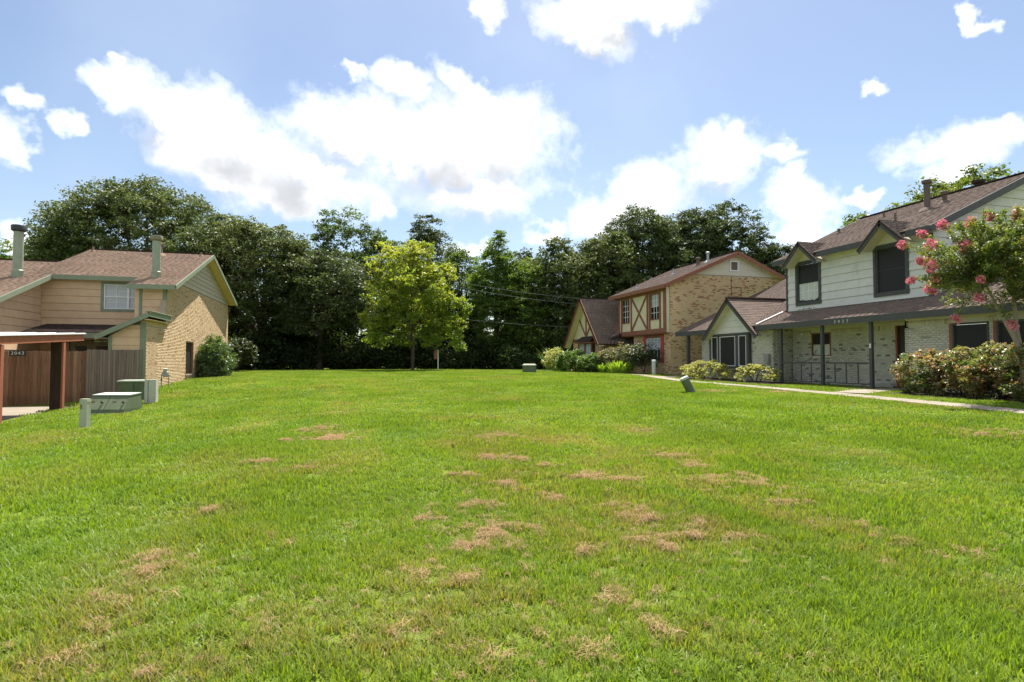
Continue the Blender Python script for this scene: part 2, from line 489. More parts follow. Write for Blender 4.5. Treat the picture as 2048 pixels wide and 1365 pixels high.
def gz(x, y):
    """height of the ground"""
    x = np.asarray(x, float); y = np.asarray(y, float)
    sh = x.shape
    q = np.stack([x.ravel(), y.ravel()], 1)
    out = np.empty(len(q))
    for i in range(0, len(q), 20000):
        c = q[i:i + 20000]
        K = _phi(((c[:, None] - _P[None]) ** 2).sum(-1))
        out[i:i + 20000] = K @ _W[:-3] + _W[-3] + c @ _W[-2:]
    r = np.hypot(q[:, 0] - 3, q[:, 1] - 22)
    t = np.clip((r - 42) / 25, 0, 1); t = t * t * (3 - 2 * t)
    out = out * (1 - t) + 0.45 * t
    return out.reshape(sh) if sh else float(out[0])


rngG = np.random.default_rng(11)
gx = np.unique(np.concatenate([np.linspace(-1200, -80, 15), np.linspace(-80, -24, 20), np.linspace(-24, 26, 101), np.linspace(26, 90, 24), np.linspace(90, 1200, 15)]))
gy = np.unique(np.concatenate([np.linspace(-1200, -60, 12), np.linspace(-60, -4, 16), np.linspace(-4, 58, 125), np.linspace(58, 110, 18), np.linspace(110, 1300, 15)]))
XX, YY = np.meshgrid(gx, gy)
ZZ = gz(XX, YY)


def drive_mask(x, y): return (x < -9.75) & (x > -19) & (y > 12.5) & (y < 28.4)


ZZ = np.where(drive_mask(XX, YY) & (XX < -10.3) & (YY < 28), np.minimum(ZZ, -.52), ZZ)
nx, ny = len(gx), len(gy)
ii = (np.arange(ny - 1)[:, None] * nx + np.arange(nx - 1)[None]).ravel()
faces = np.stack([ii, ii + 1, ii + nx + 1, ii + nx], 1)


def lawn_material():
    m = bpy.data.materials.new('lawn_soil'); m.use_nodes = True
    nt = m.node_tree; N, L = nt.nodes, nt.links
    p = N['Principled BSDF']
    p.inputs['Roughness'].default_value = 1.0; p.inputs['Specular IOR Level'].default_value = .1
    geo = N.new('ShaderNodeNewGeometry')
    def nz(s, d=6):
        n = N.new('ShaderNodeTexNoise'); n.inputs['Scale'].default_value = s; n.inputs['Detail'].default_value = d
        n.inputs['Roughness'].default_value = .65
        L.new(geo.outputs['Position'], n.inputs['Vector']); return n.outputs['Fac']
    def ramp(v, st):
        r = N.new('ShaderNodeValToRGB'); L.new(v, r.inputs[0])
        r.color_ramp.elements[0].position = st[0][0]; r.color_ramp.elements[0].color = (*st[0][1], 1)
        r.color_ramp.elements[1].position = st[-1][0]; r.color_ramp.elements[1].color = (*st[-1][1], 1)
        for q, c in st[1:-1]:
            e = r.color_ramp.elements.new(q); e.color = (*c, 1)
        return r.outputs[0]
    a = ramp(nz(.35), [(.3, (.105, .16, .022)), (.55, (.135, .19, .026)), (.75, (.17, .19, .04))])
    b = ramp(nz(9.0), [(.3, (.55, .6, .5)), (.7, (1.25, 1.2, 1.2))])
    mu = N.new('ShaderNodeMix'); mu.data_type = 'RGBA'; mu.blend_type = 'MULTIPLY'; mu.inputs['Factor'].default_value = 1
    L.new(a, mu.inputs['A']); L.new(b, mu.inputs['B'])
    L.new(mu.outputs['Result'], p.inputs['Base Color'])
    bp = N.new('ShaderNodeBump'); bp.inputs['Strength'].default_value = .8; bp.inputs['Distance'].default_value = .04
    L.new(nz(22.0), bp.inputs['Height']); L.new(bp.outputs[0], p.inputs['Normal'])
    return m


lawn_me = np_mesh('lawn', np.stack([XX.ravel(), YY.ravel(), ZZ.ravel()], 1), faces, smooth=True)
lawn = link_mesh('lawn', lawn_me, lawn_material(), kind='structure')
props(lawn, 'broad green lawn rising gently between the two rows of townhouses', 'lawn')

# ------------------------------------------------------------------ paved surfaces
def catmull(pts, step):
    pts = [np.asarray(p, float) for p in pts]
    q = [2 * pts[0] - pts[1]] + pts + [2 * pts[-1] - pts[-2]]
    out = []
    for i in range(1, len(q) - 2):
        for t in np.linspace(0, 1, 24, endpoint=False):
            a, b, c, d = q[i - 1], q[i], q[i + 1], q[i + 2]
            out.append(.5 * ((2 * b) + (-a + c) * t + (2 * a - 5 * b + 4 * c - d) * t * t + (-a + 3 * b - 3 * c + d) * t ** 3))
    out.append(pts[-1])
    out = np.array(out)
    s = np.concatenate([[0], np.cumsum(np.linalg.norm(np.diff(out, axis=0), axis=1))])
    n = int(s[-1] / step)
    ss = np.linspace(0, s[-1], n + 1)
    return np.stack([np.interp(ss, s, out[:, 0]), np.interp(ss, s, out[:, 1])], 1)


WALKS = []          # (centre line, half width) for keeping grass off


def walkway(name, label, pts, width, slab=1.25, lift=.035):
    c = catmull(pts, slab)
    WALKS.append((c, width / 2))
    root = thing(name, label, 'path', (c[0][0], c[0][1], gz(c[0][0], c[0][1])))
    root['kind'] = 'structure'
    rnd = random.Random(len(c))
    for i in range(len(c) - 1):
        d = unit(np.append(c[min(i + 1, len(c) - 1)] - c[i], 0))
        s = V(d[1], -d[0], 0)
        d0 = unit(np.append(c[i + 1] - c[i - 1], 0)) if i > 0 else d
        d1 = unit(np.append(c[i + 2] - c[i], 0)) if i + 2 < len(c) else d
        s0 = V(d0[1], -d0[0], 0); s1 = V(d1[1], -d1[0], 0)
        g = .008
        p0 = np.append(c[i], 0) + d * g; p1 = np.append(c[i + 1], 0) - d * g
        quad = [p0 - s0 * width / 2, p0 + s0 * width / 2, p1 + s1 * width / 2, p1 - s1 * width / 2]
        dz = rnd.uniform(-.006, .006)
        top = [V(q[0], q[1], gz(q[0], q[1]) + lift + dz) for q in quad]
        b = MB(); b.prism(top, V(0, 0, -.14), rnd.random())
        b.build('slab', MT['concrete'], root)
    return root


walkway('sidewalk', 'concrete sidewalk curving past the townhouses on the right',
        [(14.0, 0.5), (14.5, 5), (15.1, 9.5), (15.75, 13.8), (16.55, 20.4), (16.8, 27.9), (17.3, 33), (17.6, 37.5), (16.6, 43.5), (12.5, 48.6), (6.5, 51.6), (-3, 52.6), (-14, 53)], .85)
walkway('entry_path', 'short concrete path from sidewalk to the grey porch', [(16.95, 16.2), (18.2, 16.9), (19.5, 17.4)], 1.2, .9)
walkway('side_path', 'narrow concrete path leading between the brick gable and the grey townhouse', [(17.45, 29.6), (18.8, 30.6), (19.9, 31.2)], .95, .9)

# driveway by the carport
b = MB()
b.box((-19, 21.8, -.62), (-9.9, 28.35, -.345), .4)
b.build('driveway', MT['concrete'], kind='structure', label='concrete driveway apron under the carport')
b = MB(); b.box((-19, 12.5, -.62), (-9.9, 21.78, -.37), .4)
b.build('road', MT['asphalt'], kind='structure', label='dark asphalt drive in front of the carport')
b = MB()
b.prism([(-9.9, 12.5, -.62), (-9.72, 12.5, -.62), (-9.72, 12.5, -.30), (-9.9, 12.5, -.32)], (0, 15.85, 0), .2)
b.build('kerb', MT['concrete'], kind='structure', label='low concrete kerb between lawn and drive')

# planting bed along the grey townhouse
b = MB()
bed = [(17.35, 6), (17.45, 10), (17.55, 14.5), (17.9, 15.9), (20.1, 15.9), (20.1, 6)]
b.prism([V(x, y, gz(x, y) + .03) for x, y in bed], (0, 0, -.25))
b.build('planting_bed', MT['mulch'], kind='structure', label='dark mulch bed under the hedge by the grey townhouse')
b = MB()
bed2 = [(18.35, 21.6), (18.25, 25), (18.1, 29.4), (20.1, 29.4), (20.1, 21.6)]
b.prism([V(x, y, gz(x, y) + .03) for x, y in bed2], (0, 0, -.25))
b.build('planting_bed', MT['mulch'], kind='structure', label='dark mulch bed under the two yellow shrubs')
b = MB()
bed3 = [(18.7, 33.2), (16.9, 35), (16.3, 40), (15.6, 45), (17.8, 46.5), (19.6, 39)]
BEDS = [bed, bed2]

# ------------------------------------------------------------------ building helpers
class Fr:
    """a vertical plane: u along U, height z, d outwards along N"""
    def __init__(s, o, U, N):
        s.o = V(*o); s.U = V(*U); s.N = V(*N)
    def p(s, u, z, d=0.0): return s.o + s.U * u + s.N * d + V(0, 0, z)


def rect_cells(u0, u1, z0, z1, ops):
    us = sorted({u0, u1, *[min(max(o[0], u0), u1) for o in ops], *[min(max(o[1], u0), u1) for o in ops]})
    for a, c in zip(us, us[1:]):
        if c - a < 1e-5: continue
        mid = (a + c) / 2
        blk = sorted([(o[2], o[3]) for o in ops if o[0] < mid < o[1]])
        z = z0
        for lo, hi in blk:
            if lo > z + 1e-5: yield a, c, z, min(lo, z1)
            z = max(z, hi)
        if z < z1 - 1e-5: yield a, c, z, z1


def fbox(b, fr, u0, u1, z0, z1, d0, d1, tint=0.0):
    b.prism([fr.p(u0, z0, d0), fr.p(u1, z0, d0), fr.p(u1, z1, d0), fr.p(u0, z1, d0)], fr.N * (d1 - d0), tint)


def solid_wall(parent, fr, u0, u1, z0, z1, ops, material, thick=.2, name='wall', ztop=None):
    b = MB()
    if ztop is None:
        for a, c, lo, hi in rect_cells(u0, u1, z0, z1, ops): fbox(b, fr, a, c, lo, hi, -thick, 0)
    else:
        us = np.unique(np.concatenate([np.linspace(u0, u1, 24), [o[0] for o in ops] or [u0], [o[1] for o in ops] or [u1]]))
        us = us[(us >= u0) & (us <= u1)]
        for a, c in zip(us, us[1:]):
            mid = (a + c) / 2
            z = z0
            for lo, hi in sorted([(o[2], o[3]) for o in ops if o[0] < mid < o[1]]):
                if lo > z: fbox(b, fr, a, c, z, lo, -thick, 0)
                z = hi
            b.prism([fr.p(a, z, -thick), fr.p(c, z, -thick), fr.p(c, ztop(c), -thick), fr.p(a, ztop(a), -thick)], fr.N * thick)
    return b.build(name, material, parent)


_brick_cache = {}


def brickwork(parent, fr, u0, u1, z0, z1, ops, material, tintf, individual=0, ztop=None, L=.2, H=.064, J=.011, soldier=None, proud=.012, seed=1):
    """single bricks proud of a recessed mortar wall; the nearest become objects, the rest one piece of stuff"""
    rnd = random.Random(seed)
    row = 0; z = z0
    items = []
    def clip(a, c, lo, hi):
        segs = [(a, c)]
        for o in ops:
            if hi <= o[2] + .01 or lo >= o[3] - .01: continue
            ns = []
            for s0, s1 in segs:
                if s1 <= o[0] or s0 >= o[1]: ns.append((s0, s1)); continue
                if s0 < o[0]: ns.append((s0, o[0]))
                if s1 > o[1]: ns.append((o[1], s1))
            segs = ns
        return [(max(s0, u0), min(s1, u1)) for s0, s1 in segs if min(s1, u1) - max(s0, u0) > .03]
    zlim = soldier[0] if soldier else z1
    while z + H <= zlim + 1e-6:
        u = u0 - (L + J) * (.5 if row % 2 else 0)
        while u < u1:
            for a, c in clip(u, u + L, z, z + H):
                if ztop is not None and z + H > min(ztop(a), ztop(c)): continue
                items.append((a, c, z, z + H))
            u += L + J
        z += H + J; row += 1
    if soldier:
        zs, hs = soldier
        u = u0
        while u + H <= u1:
            for a, c in clip(u, u + H, zs, zs + hs): items.append((a, c, zs, zs + hs))
            u += H + J
    tints = [tintf(rnd, (i[0] + i[1]) / 2, i[2]) for i in items]
    order = list(range(len(items)))
    if individual:
        order.sort(key=lambda k: float(np.linalg.norm(fr.p((items[k][0] + items[k][1]) / 2, items[k][2])[:2])))
    off = world_loc(parent)
    single = set()
    for k in order[:individual]:
        a, c, lo, hi = items[k]
        ln = round(c - a, 2)
        if abs(ln - L) > .011 and abs(hi - lo - H) < .005: continue
        q = round(tints[k] * 9) / 9
        key = (material.name, tuple(fr.U), round(hi - lo, 3), ln, q)
        if key not in _brick_cache:
            b = MB()
            f0 = Fr((0, 0, 0), fr.U, fr.N)
            fbox(b, f0, -ln / 2, ln / 2, 0, hi - lo, -.02, proud, q)
            o = b.build('brick', material, None)
            me = o.data; bpy.data.objects.remove(o)
            _brick_cache[key] = me
        jd = rnd.uniform(-.002, .003)
        link_mesh('brick', _brick_cache[key], material, parent, tuple(fr.p((a + c) / 2, lo, jd) - off))
        single.add(k)
    vs, fs, ts = [], [], []
    base = 0
    for k in order:
        if k in single: continue
        a, c, lo, hi = items[k]
        pr = proud + rnd.uniform(-.003, .004)
        q = [fr.p(a, lo, -.01), fr.p(c, lo, -.01), fr.p(c, hi, -.01), fr.p(a, hi, -.01), fr.p(a, lo, pr), fr.p(c, lo, pr), fr.p(c, hi, pr), fr.p(a, hi, pr)]
        vs += q
        flip = np.cross(fr.U, (0, 0, 1)) @ fr.N < 0
        ff = [(4, 5, 6, 7), (0, 1, 5, 4), (1, 2, 6, 5), (2, 3, 7, 6), (3, 0, 4, 7)]
        for f in ff:
            f = f[::-1] if flip else f
            fs.append([base + i for i in f]); ts.append(tints[k])
        base += 8
    if vs:
        me = np_mesh('brick_courses', np.array(vs) - off, fs, ts)
        link_mesh('brick_courses', me, material, parent, kind='stuff')


def siding(parent, fr, ulo, uhi, z0, z1, ops, material, board=.19, seed=2, top=None, bot=.026):
    """horizontal lap boards, one object each; ulo/uhi give the ends at a height"""
    rnd = random.Random(seed)
    f = lambda g, z: g(z) if callable(g) else g
    z = z0
    while z < z1 - .02:
        h = min(board, z1 - z)
        lo_a, lo_c = f(ulo, z), f(uhi, z)
        hi_a, hi_c = f(ulo, z + h), f(uhi, z + h)
        segs = [(0.0, 1.0)]
        cells = [(lo_a, lo_c)]
        for o in ops:
            if z + h <= o[2] + .02 or z >= o[3] - .02: continue
            nc = []
            for s0, s1 in cells:
                if s1 <= o[0] or s0 >= o[1]: nc.append((s0, s1)); continue
                if s0 < o[0] - .02: nc.append((s0, o[0]))
                if s1 > o[1] + .02: nc.append((o[1], s1))
            cells = nc
        full = [(a, c, z, z + h) for a, c in cells]
        for o in ops:                       # what is left of a board above or below an opening
            if z + h <= o[2] + .02 or z >= o[3] - .02: continue
            a, c = max(o[0], lo_a), min(o[1], lo_c)
            if z < o[2] - .03: full.append((a, c, z, o[2]))
            if z + h > o[3] + .03: full.append((a, c, o[3], z + h))
        zz, hh = z, h
        for a, c, z, zt in full:
            h = zt - z
            if c - a < .05: continue
            ta = max(a, hi_a); tc_ = min(c, hi_c)
            if tc_ - ta < .02: ta = tc_ = (max(a, hi_a) + min(c, hi_c)) / 2; tc_ += .01
            b = MB()
            e = rnd.uniform(0, .003)
            lo_o, hi_o = bot + .006 + e, .006 + e
            vs = [fr.p(a, z + .010, 0), fr.p(c, z + .010, 0), fr.p(tc_, z + h, 0), fr.p(ta, z + h, 0),
                  fr.p(a, z + .010, lo_o), fr.p(c, z + .010, lo_o), fr.p(tc_, z + h, hi_o), fr.p(ta, z + h, hi_o)]
            fl = np.cross(fr.U, (0, 0, 1)) @ fr.N < 0
            fs = [(3, 2, 1, 0), (4, 5, 6, 7), (0, 1, 5, 4), (1, 2, 6, 5), (2, 3, 7, 6), (3, 0, 4, 7)]
            if fl: fs = [q[::-1] for q in fs]
            b.add(vs, fs, rnd.random())
            b.build('siding_board', material, parent)
        z, h = zz, hh
        z += h


def shingles(parent, A, B, S, length, mat_, ulo=None, uhi=None, course=.145, tab=.31, seed=3, individual=0, thick=.016, lift=.0, deck=True, deck_t=.10):
    """roof slope: eave A->B, unit up-slope S; ulo(v)/uhi(v) limit each course"""
    A, B, S = V(*A), V(*B), unit(S)
    U = unit(B - A); W = np.linalg.norm(B - A)
    Nn = np.cross(U, S)
    if Nn[2] < 0: Nn = -Nn
    fl = np.cross(U, S)[2] < 0
    ulo = ulo or (lambda v: 0.0); uhi = uhi or (lambda v: W)
    rnd = random.Random(seed)
    off = world_loc(parent)
    root = parent
    if deck:
        n = 1 if True else 1
        b = MB()
        vv = np.linspace(0, length, 9)
        ring = [A + U * ulo(v) + S * v for v in vv] + [A + U * uhi(v) + S * v for v in vv[::-1]]
        b.prism([p - Nn * .004 for p in ring], -Nn * deck_t)
        root = b.build('roof', MT['deck'], parent)
    v = 0.0; r = 0
    items = []
    while v < length - .01:
        l = min(course, length - v)
        a, c = ulo(v + l / 2), uhi(v + l / 2)
        u = a - rnd.random() * tab
        while u < c:
            w = tab * rnd.uniform(.85, 1.15)
            s0, s1 = max(u, a), min(u + w, c)
            if s1 - s0 > .02: items.append((s0 + .003, s1 - .003, v, l, rnd.random() * .7 + .3 * rnd.random()))
            u += w
        v += course; r += 1
    vs, fs, ts = [], [], []
    base = 0
    for k, (a, c, v, l, t) in enumerate(items):
        th = thick * rnd.uniform(.8, 1.3) + lift
        v0 = v - .012 + rnd.uniform(-.004, .004); v1 = v + l + .02
        q = [A + U * a + S * v0 + Nn * th, A + U * c + S * v0 + Nn * th, A + U * c + S * v1 + Nn * .003, A + U * a + S * v1 + Nn * .003,
             A + U * a + S * v0 - Nn * .003, A + U * c + S * v0 - Nn * .003]
        q += [q[3] - Nn * .008, q[2] - Nn * .008]
        ff = [(0, 1, 2, 3), (4, 5, 1, 0), (5, 7, 2, 1), (6, 4, 0, 3)]
        if fl: ff = [f[::-1] for f in ff]
        if k < individual:
            b = MB(); b.add(q, ff, t); b.build('shingle', mat_, root)
        else:
            vs += q
            for f in ff: fs.append([base + i for i in f]); ts.append(t)
            base += 8
    if vs:
        link_mesh('shingle_courses', np_mesh('shingle_courses', np.array(vs) - off, fs, ts), mat_, root, kind='stuff')
    return root


def window(parent, fr, u0, u1, z0, z1, frame_m, pane_m, fw=.05, cols=1, rows=2, muntin_m=None, depth=.03, muntin=.018, name='window', split=None, grids=True):
    """frame, sashes, panes and bars; the frame is the part, the rest its sub-parts"""
    b = MB()
    fbox(b, fr, u0, u0 + fw, z0, z1, -.06, depth); fbox(b, fr, u1 - fw, u1, z0, z1, -.06, depth)
    fbox(b, fr, u0 + fw, u1 - fw, z1 - fw, z1, -.06, depth); fbox(b, fr, u0 + fw, u1 - fw, z0, z0 + fw, -.06, depth)
    w = b.build(name, frame_m, parent)
    a0, a1, c0, c1 = u0 + fw, u1 - fw, z0 + fw, z1 - fw
    us = np.linspace(a0, a1, cols + 1); zs = np.linspace(c0, c1, rows + 1)
    g = muntin / 2
    for i in range(cols):
        for j in range(rows):
            pm = pane_m[j] if isinstance(pane_m, (list, tuple)) else pane_m
            b = MB(); fbox(b, fr, us[i] + g, us[i + 1] - g, zs[j] + g, zs[j + 1] - g, -.05, -.035)
            b.build('pane', pm, w)
    if muntin_m is None: muntin_m = frame_m
    for i in range(1, cols):
        b = MB(); fbox(b, fr, us[i] - g, us[i] + g, c0, c1, -.052, -.012); b.build('mullion', muntin_m, w)
    for j in range(1, rows):
        b = MB(); fbox(b, fr, a0, a1, zs[j] - g, zs[j] + g, -.051, -.016); b.build('glazing_bar', muntin_m, w)
    return w


def trim(parent, fr, u0, u1, z0, z1, m, d=.03, name='trim', t=.09, d0=0.0):
    b = MB(); fbox(b, fr, u0, u1, z0, z1, d0, d)
    return b.build(name, m, parent)


def text_mesh(body, size, depth, align='CENTER'):
    cu = bpy.data.curves.new('t', 'FONT'); cu.body = body; cu.size = size; cu.extrude = depth
    cu.align_x = align; cu.align_y = 'CENTER'; cu.resolution_u = 3
    o = bpy.data.objects.new('t', cu); col.objects.link(o)
    bpy.context.view_layer.update()
    dg = bpy.context.evaluated_depsgraph_get()
    me = bpy.data.meshes.new_from_object(o.evaluated_get(dg))
    bpy.data.objects.remove(o)
    return me


def lettering(parent, body, fr, u, z, size, d, m, gap, name='digit', usign=1):
    """each digit a small raised piece"""
    n = len(body)
    off = world_loc(parent)
    U = fr.U * usign
    for i, ch in enumerate(body):
        me = text_mesh(ch, size, .006)
        co = np.empty(len(me.vertices) * 3, np.float32); me.vertices.foreach_get('co', co); co = co.reshape(-1, 3)
        w = co[:, :1] * U[None] + co[:, 1:2] * V(0, 0, 1)[None] + co[:, 2:3] * fr.N[None]
        me.vertices.foreach_set('co', w.astype(np.float32).ravel()); me.update()
        me.materials.clear(); me.materials.append(m)
        link_mesh(name, me, m, parent, tuple(fr.p(u, z, d) + U * (i - (n - 1) / 2) * gap - off))

# ------------------------------------------------------------------ peach townhouse on the left
def tint_mix(dark, lo=.0, hi=.45, scale=1.3):
    def f(rnd, u, z):
        c = math.sin(u * scale * 2.1 + math.sin(z * 1.7) * 2) * math.sin(z * scale * 2.9 + u * .6)
        if rnd.random() < dark * (1 + .9 * c): return rnd.uniform(.6, .88)
        return rnd.uniform(lo, hi)
    return f


def flue(parent, x, y, z, r, h, capm, capr, caph):
    b = MB(); b.tube([(x, y, z - .5), (x, y, z + h)], r, 18)
    f = b.build('chimney_flue', MT['flue'], parent, smooth=True)
    b = MB(); b.tube([(x, y, z - .55), (x, y, z + .22), (x, y, z + .26), (x, y, z + .30)], [r * 1.22, r * 1.2, r * 1.25, r * 1.02], 18)
    b.build('collar', MT['flue'], f, smooth=True)
    b = MB()
    b.tube([(x, y, z + h - .02), (x, y, z + h + .04), (x, y, z + h + caph), (x, y, z + h + caph + .03)], [r * 1.05, capr, capr, capr * .93], 18)
    b.build('flue_cap', capm, f, smooth=True)
    return f


def vent_pipe(parent, x, y, z, r, h, m, cap=False, name='vent_pipe'):
    b = MB(); b.tube([(x, y, z - .15), (x, y, z + h)], r, 10)
    if cap: b.tube([(x, y, z + h - .03), (x, y, z + h), (x, y, z + h + .12), (x, y, z + h + .15)], [r, r * 1.5, r * 1.6, r * 1.1], 12)
    b.tube([(x, y, z - .12), (x, y, z + .02), (x, y, z + .10)], [r * 3.0, r * 2.4, r * 1.05], 12)
    return b.build(name, m, parent, smooth=True)


def peach_house():
    RX = -8.7
    root = thing('peach_townhouse', 'peach sided townhouse with sage green trim, tan brick gable and green flues', 'townhouse', (RX, 28.84, .0))
    RY, RZ, MF, MR = 38.97, 8.07, .369, .297
    rz = lambda y: RZ - MF * (RY - y) if y < RY else RZ - MR * (y - RY)
    # brick gable wall facing the lawn
    fr = Fr((RX, 28.84, 0), (0, 1, 0), (1, 0, 0))
    Y1 = 46.3
    door = (35.2 - 28.84, 36.8 - 28.84, .78, 2.56)
    win = (40.6 - 28.84, 41.6 - 28.84, 1.5, 2.62)
    ops = [door, win]
    top = lambda u: 3.32 if u < 31.6 - 28.84 else min(5.56, rz(28.84 + u) - .12)
    w = solid_wall(root, fr, 0, Y1 - 28.84, -.8, 6, ops, MT['mortar_tan'], .22, 'brick_wall', ztop=top)
    brickwork(w, fr, 0, Y1 - 28.84, -.1, 5.56, ops, MT['brick_tan'], tint_mix(.11, .0, .42), 300, ztop=lambda u: top(u) - (.22 if u < 2.76 else 0), seed=4)
    sfr = MB()
    u = 0.0
    rnd = random.Random(5)
    while u < 2.7:                      # soldier course under the wing roof
        fbox(sfr, fr, u, u + .064, 3.11, 3.31, -.01, .014, rnd.uniform(0, .5)); u += .075
    sfr.build('soldier_course', MT['brick_tan'], w)
    # front corner return of the brick
    b = MB(); b.box((RX - .22, 28.83, -.8), (RX - .002, 28.86, 3.3), .2); b.build('corner_return', MT['brick_tan'], w)
    # tall narrow dark door with sill, and a small window behind the oleander
    b = MB(); fbox(b, fr, door[0], door[1], door[2], door[3], -.14, -.11); d = b.build('side_door', MT['door_dark'], root)
    trim(d, fr, door[0], door[0] + .06, door[2], door[3], MT['tudor_brown'], -.02, 'jamb', d0=-.12)
    trim(d, fr, door[1] - .06, door[1], door[2], door[3], MT['tudor_brown'], -.02, 'jamb', d0=-.12)
    trim(d, fr, door[0] - .05, door[1] + .05, door[2] - .07, door[2], MT['concrete'], .06, 'sill', d0=-.15)
    window(root, fr, *win, MT['sage'], MT['glass'], rows=2)
    # gable siding
    gl = lambda z: max(0, RY - (RZ - .14 - z) / MF - 28.84)
    gr = lambda z: RY + (RZ - .14 - z) / MR - 28.84
    g0 = max(33.0, 28.84 + gl(5.58)) - 28.84
    solid_wall(root, fr, gl(5.58), min(gr(5.58), Y1 - 28.84), 5.57, 8, [], MT['lap_shade_sheathing'], .2, 'gable', ztop=lambda u: rz(28.84 + u) - .13)
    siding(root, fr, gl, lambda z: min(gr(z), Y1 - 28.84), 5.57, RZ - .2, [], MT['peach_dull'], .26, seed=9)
    # main roof, front slope in two pieces so that the eave steps
    S = unit((0, 1, MF)); k = math.sqrt(1 + MF * MF)
    e1, e2 = 32.5, 31.15
    shingles(root, (-14.72, e1, rz(e1)), (-10.22, e1, rz(e1)), S, (RY - e1) * k, MT['roof_brown'], seed=21, course=.17)
    shingles(root, (-10.22, e2, rz(e2)), (-8.18, e2, rz(e2)), S, (RY - e2) * k, MT['roof_brown'], seed=22, course=.17)
    S2 = unit((0, -1, MR)); k2 = math.sqrt(1 + MR * MR)
    shingles(root, (-8.18, 46.7, rz(46.7)), (-14.72, 46.7, rz(46.7)), S2, (46.7 - RY) * k2, MT['roof_brown'], seed=23, course=.3, tab=.6)
    b = MB(); b.bar((-14.75, RY, RZ + .02), (-8.16, RY, RZ + .02), .3, .05, side=(0, 1, 0)); b.build('ridge_cap', MT['roof_dark'], root)
    # fascias
    def fascia(p0, p1, h=.2, t=.035, m=MT['sage']):
        b = MB(); p0 = V(*p0) - V(0, 0, h / 2); p1 = V(*p1) - V(0, 0, h / 2)
        d = unit(p1 - p0); sd = np.cross(d, (0, 0, 1)); b.bar(p0, p1, t, h, side=sd)
        return b.build('fascia', m, root)
    fascia((-14.1, e1 - .03, rz(e1) + .0), (-10.24, e1 - .03, rz(e1)), .22)
    fascia((-10.26, e2 - .03, rz(e2)), (-8.20, e2 - .03, rz(e2)), .22)
    fascia((-8.16, e2 - .02, rz(e2) + .0), (-8.16, RY, RZ), .22)
    fascia((-8.16, RY, RZ), (-8.16, 46.72, rz(46.7)), .22)
    b = MB(); b.prism([(-8.69, e2, rz(e2) - .13), (-8.18, e2, rz(e2) - .13), (-8.18, RY, RZ - .13), (-8.69, RY, RZ - .13)], (0, 0, -.02))
    b.prism([(-8.69, RY, RZ - .13), (-8.18, RY, RZ - .13), (-8.18, 46.65, rz(46.65) - .13), (-8.69, 46.65, rz(46.65) - .13)], (0, 0, -.02))
    b.build('soffit', MT['peach'], root)
    # recessed upper wall with the white double window
    f2 = Fr((-14.5, 32.85, 0), (1, 0, 0), (0, -1, 0))
    wu0, wu1, wz0, wz1 = 2.72, 4.35, 4.10, 5.32
    solid_wall(root, f2, 0, 4.7, -.5, 5.7, [(wu0, wu1, wz0, wz1), (1.3, 3.15, -.3, 2.52)], MT['lap_shade_sheathing'], .2)
    siding(root, f2, 0, 4.7, 2.53, 5.62, [(wu0 - .1, wu1 + .1, wz0 - .1, wz1 + .1)], MT['peach'], .36, seed=11)
    siding(root, f2, 0, 1.29, -.1, 2.53, [], MT['peach'], .36, seed=111)
    siding(root, f2, 3.16, 4.7, -.1, 2.53, [], MT['peach'], .36, seed=112)
    trim(root, f2, wu0 - .14, wu0 - .001, wz0 - .14, wz1 + .14, MT['sage'], .035); trim(root, f2, wu1 + .001, wu1 + .14, wz0 - .14, wz1 + .14, MT['sage'], .035)
    trim(root, f2, wu0, wu1, wz1 + .001, wz1 + .14, MT['sage'], .035); trim(root, f2, wu0, wu1, wz0 - .14, wz0 - .001, MT['sage'], .035)
    um = wu0 + .64 * (wu1 - wu0)
    for a, c in ((wu0, um), (um + .002, wu1)):
        ww = window(root, f2, a, c, wz0, wz1, MT['white_paint'], MT['blind'], fw=.05, cols=2, rows=4, muntin=.022)
        b = MB(); fbox(b, f2, a + .05, c - .05, (wz0 + wz1) / 2 - .03, (wz0 + wz1) / 2 + .03, -.03, .01); b.build('meeting_rail', MT['white_paint'], ww)
        b = MB()
        z = wz0 + .08
        while z < wz1 - .08:
            fbox(b, f2, a + .06, c - .06, z, z + .012, -.036, -.031); z += .05
        b.build('blind', MT['white_paint'], ww)
    # bumped-out bay next to the gable corner
    f3 = Fr((-9.86, 31.6, 0), (1, 0, 0), (0, -1, 0))
    solid_wall(root, f3, 0, 1.14, 2.6, 5.2, [], MT['lap_shade_sheathing'], .2)
    siding(root, f3, .13, 1.0, 2.7, 5.08, [], MT['peach'], .36, seed=12)
    trim(root, f3, 0, .12, 2.7, 5.1, MT['sage'], .04, 'corner_board'); trim(root, f3, 1.01, 1.15, 2.7, 5.1, MT['sage'], .04, 'corner_board')
    b = MB(); b.box((-10.05, 31.6, 2.6), (-9.86, 32.85, 5.3)); b.build('bay_side', MT['peach'], root)
    # side wall of the neighbouring unit that steps towards the street, with its long low roof
    LX = -14.42
    f4 = Fr((LX, 24.6, 0), (0, 1, 0), (1, 0, 0))
    solid_wall(root, f4, 0, 8.3, -.6, 6, [], MT['lap_shade_sheathing'], .2, ztop=lambda u: rz(24.6 + u) - .15)
    siding(root, f4, lambda z: max(0.0, RY - (RZ - .14 - z) / MF - 24.6), 8.2, .2, 5.45, [], MT['peach'], .36, seed=14)
    ye, yr = 24.4, 35.3
    shingles(root, (-24, ye, rz(ye)), (-13.88, ye, rz(ye)), S, (yr - ye) * k, MT['roof_brown'], seed=24, course=.17)
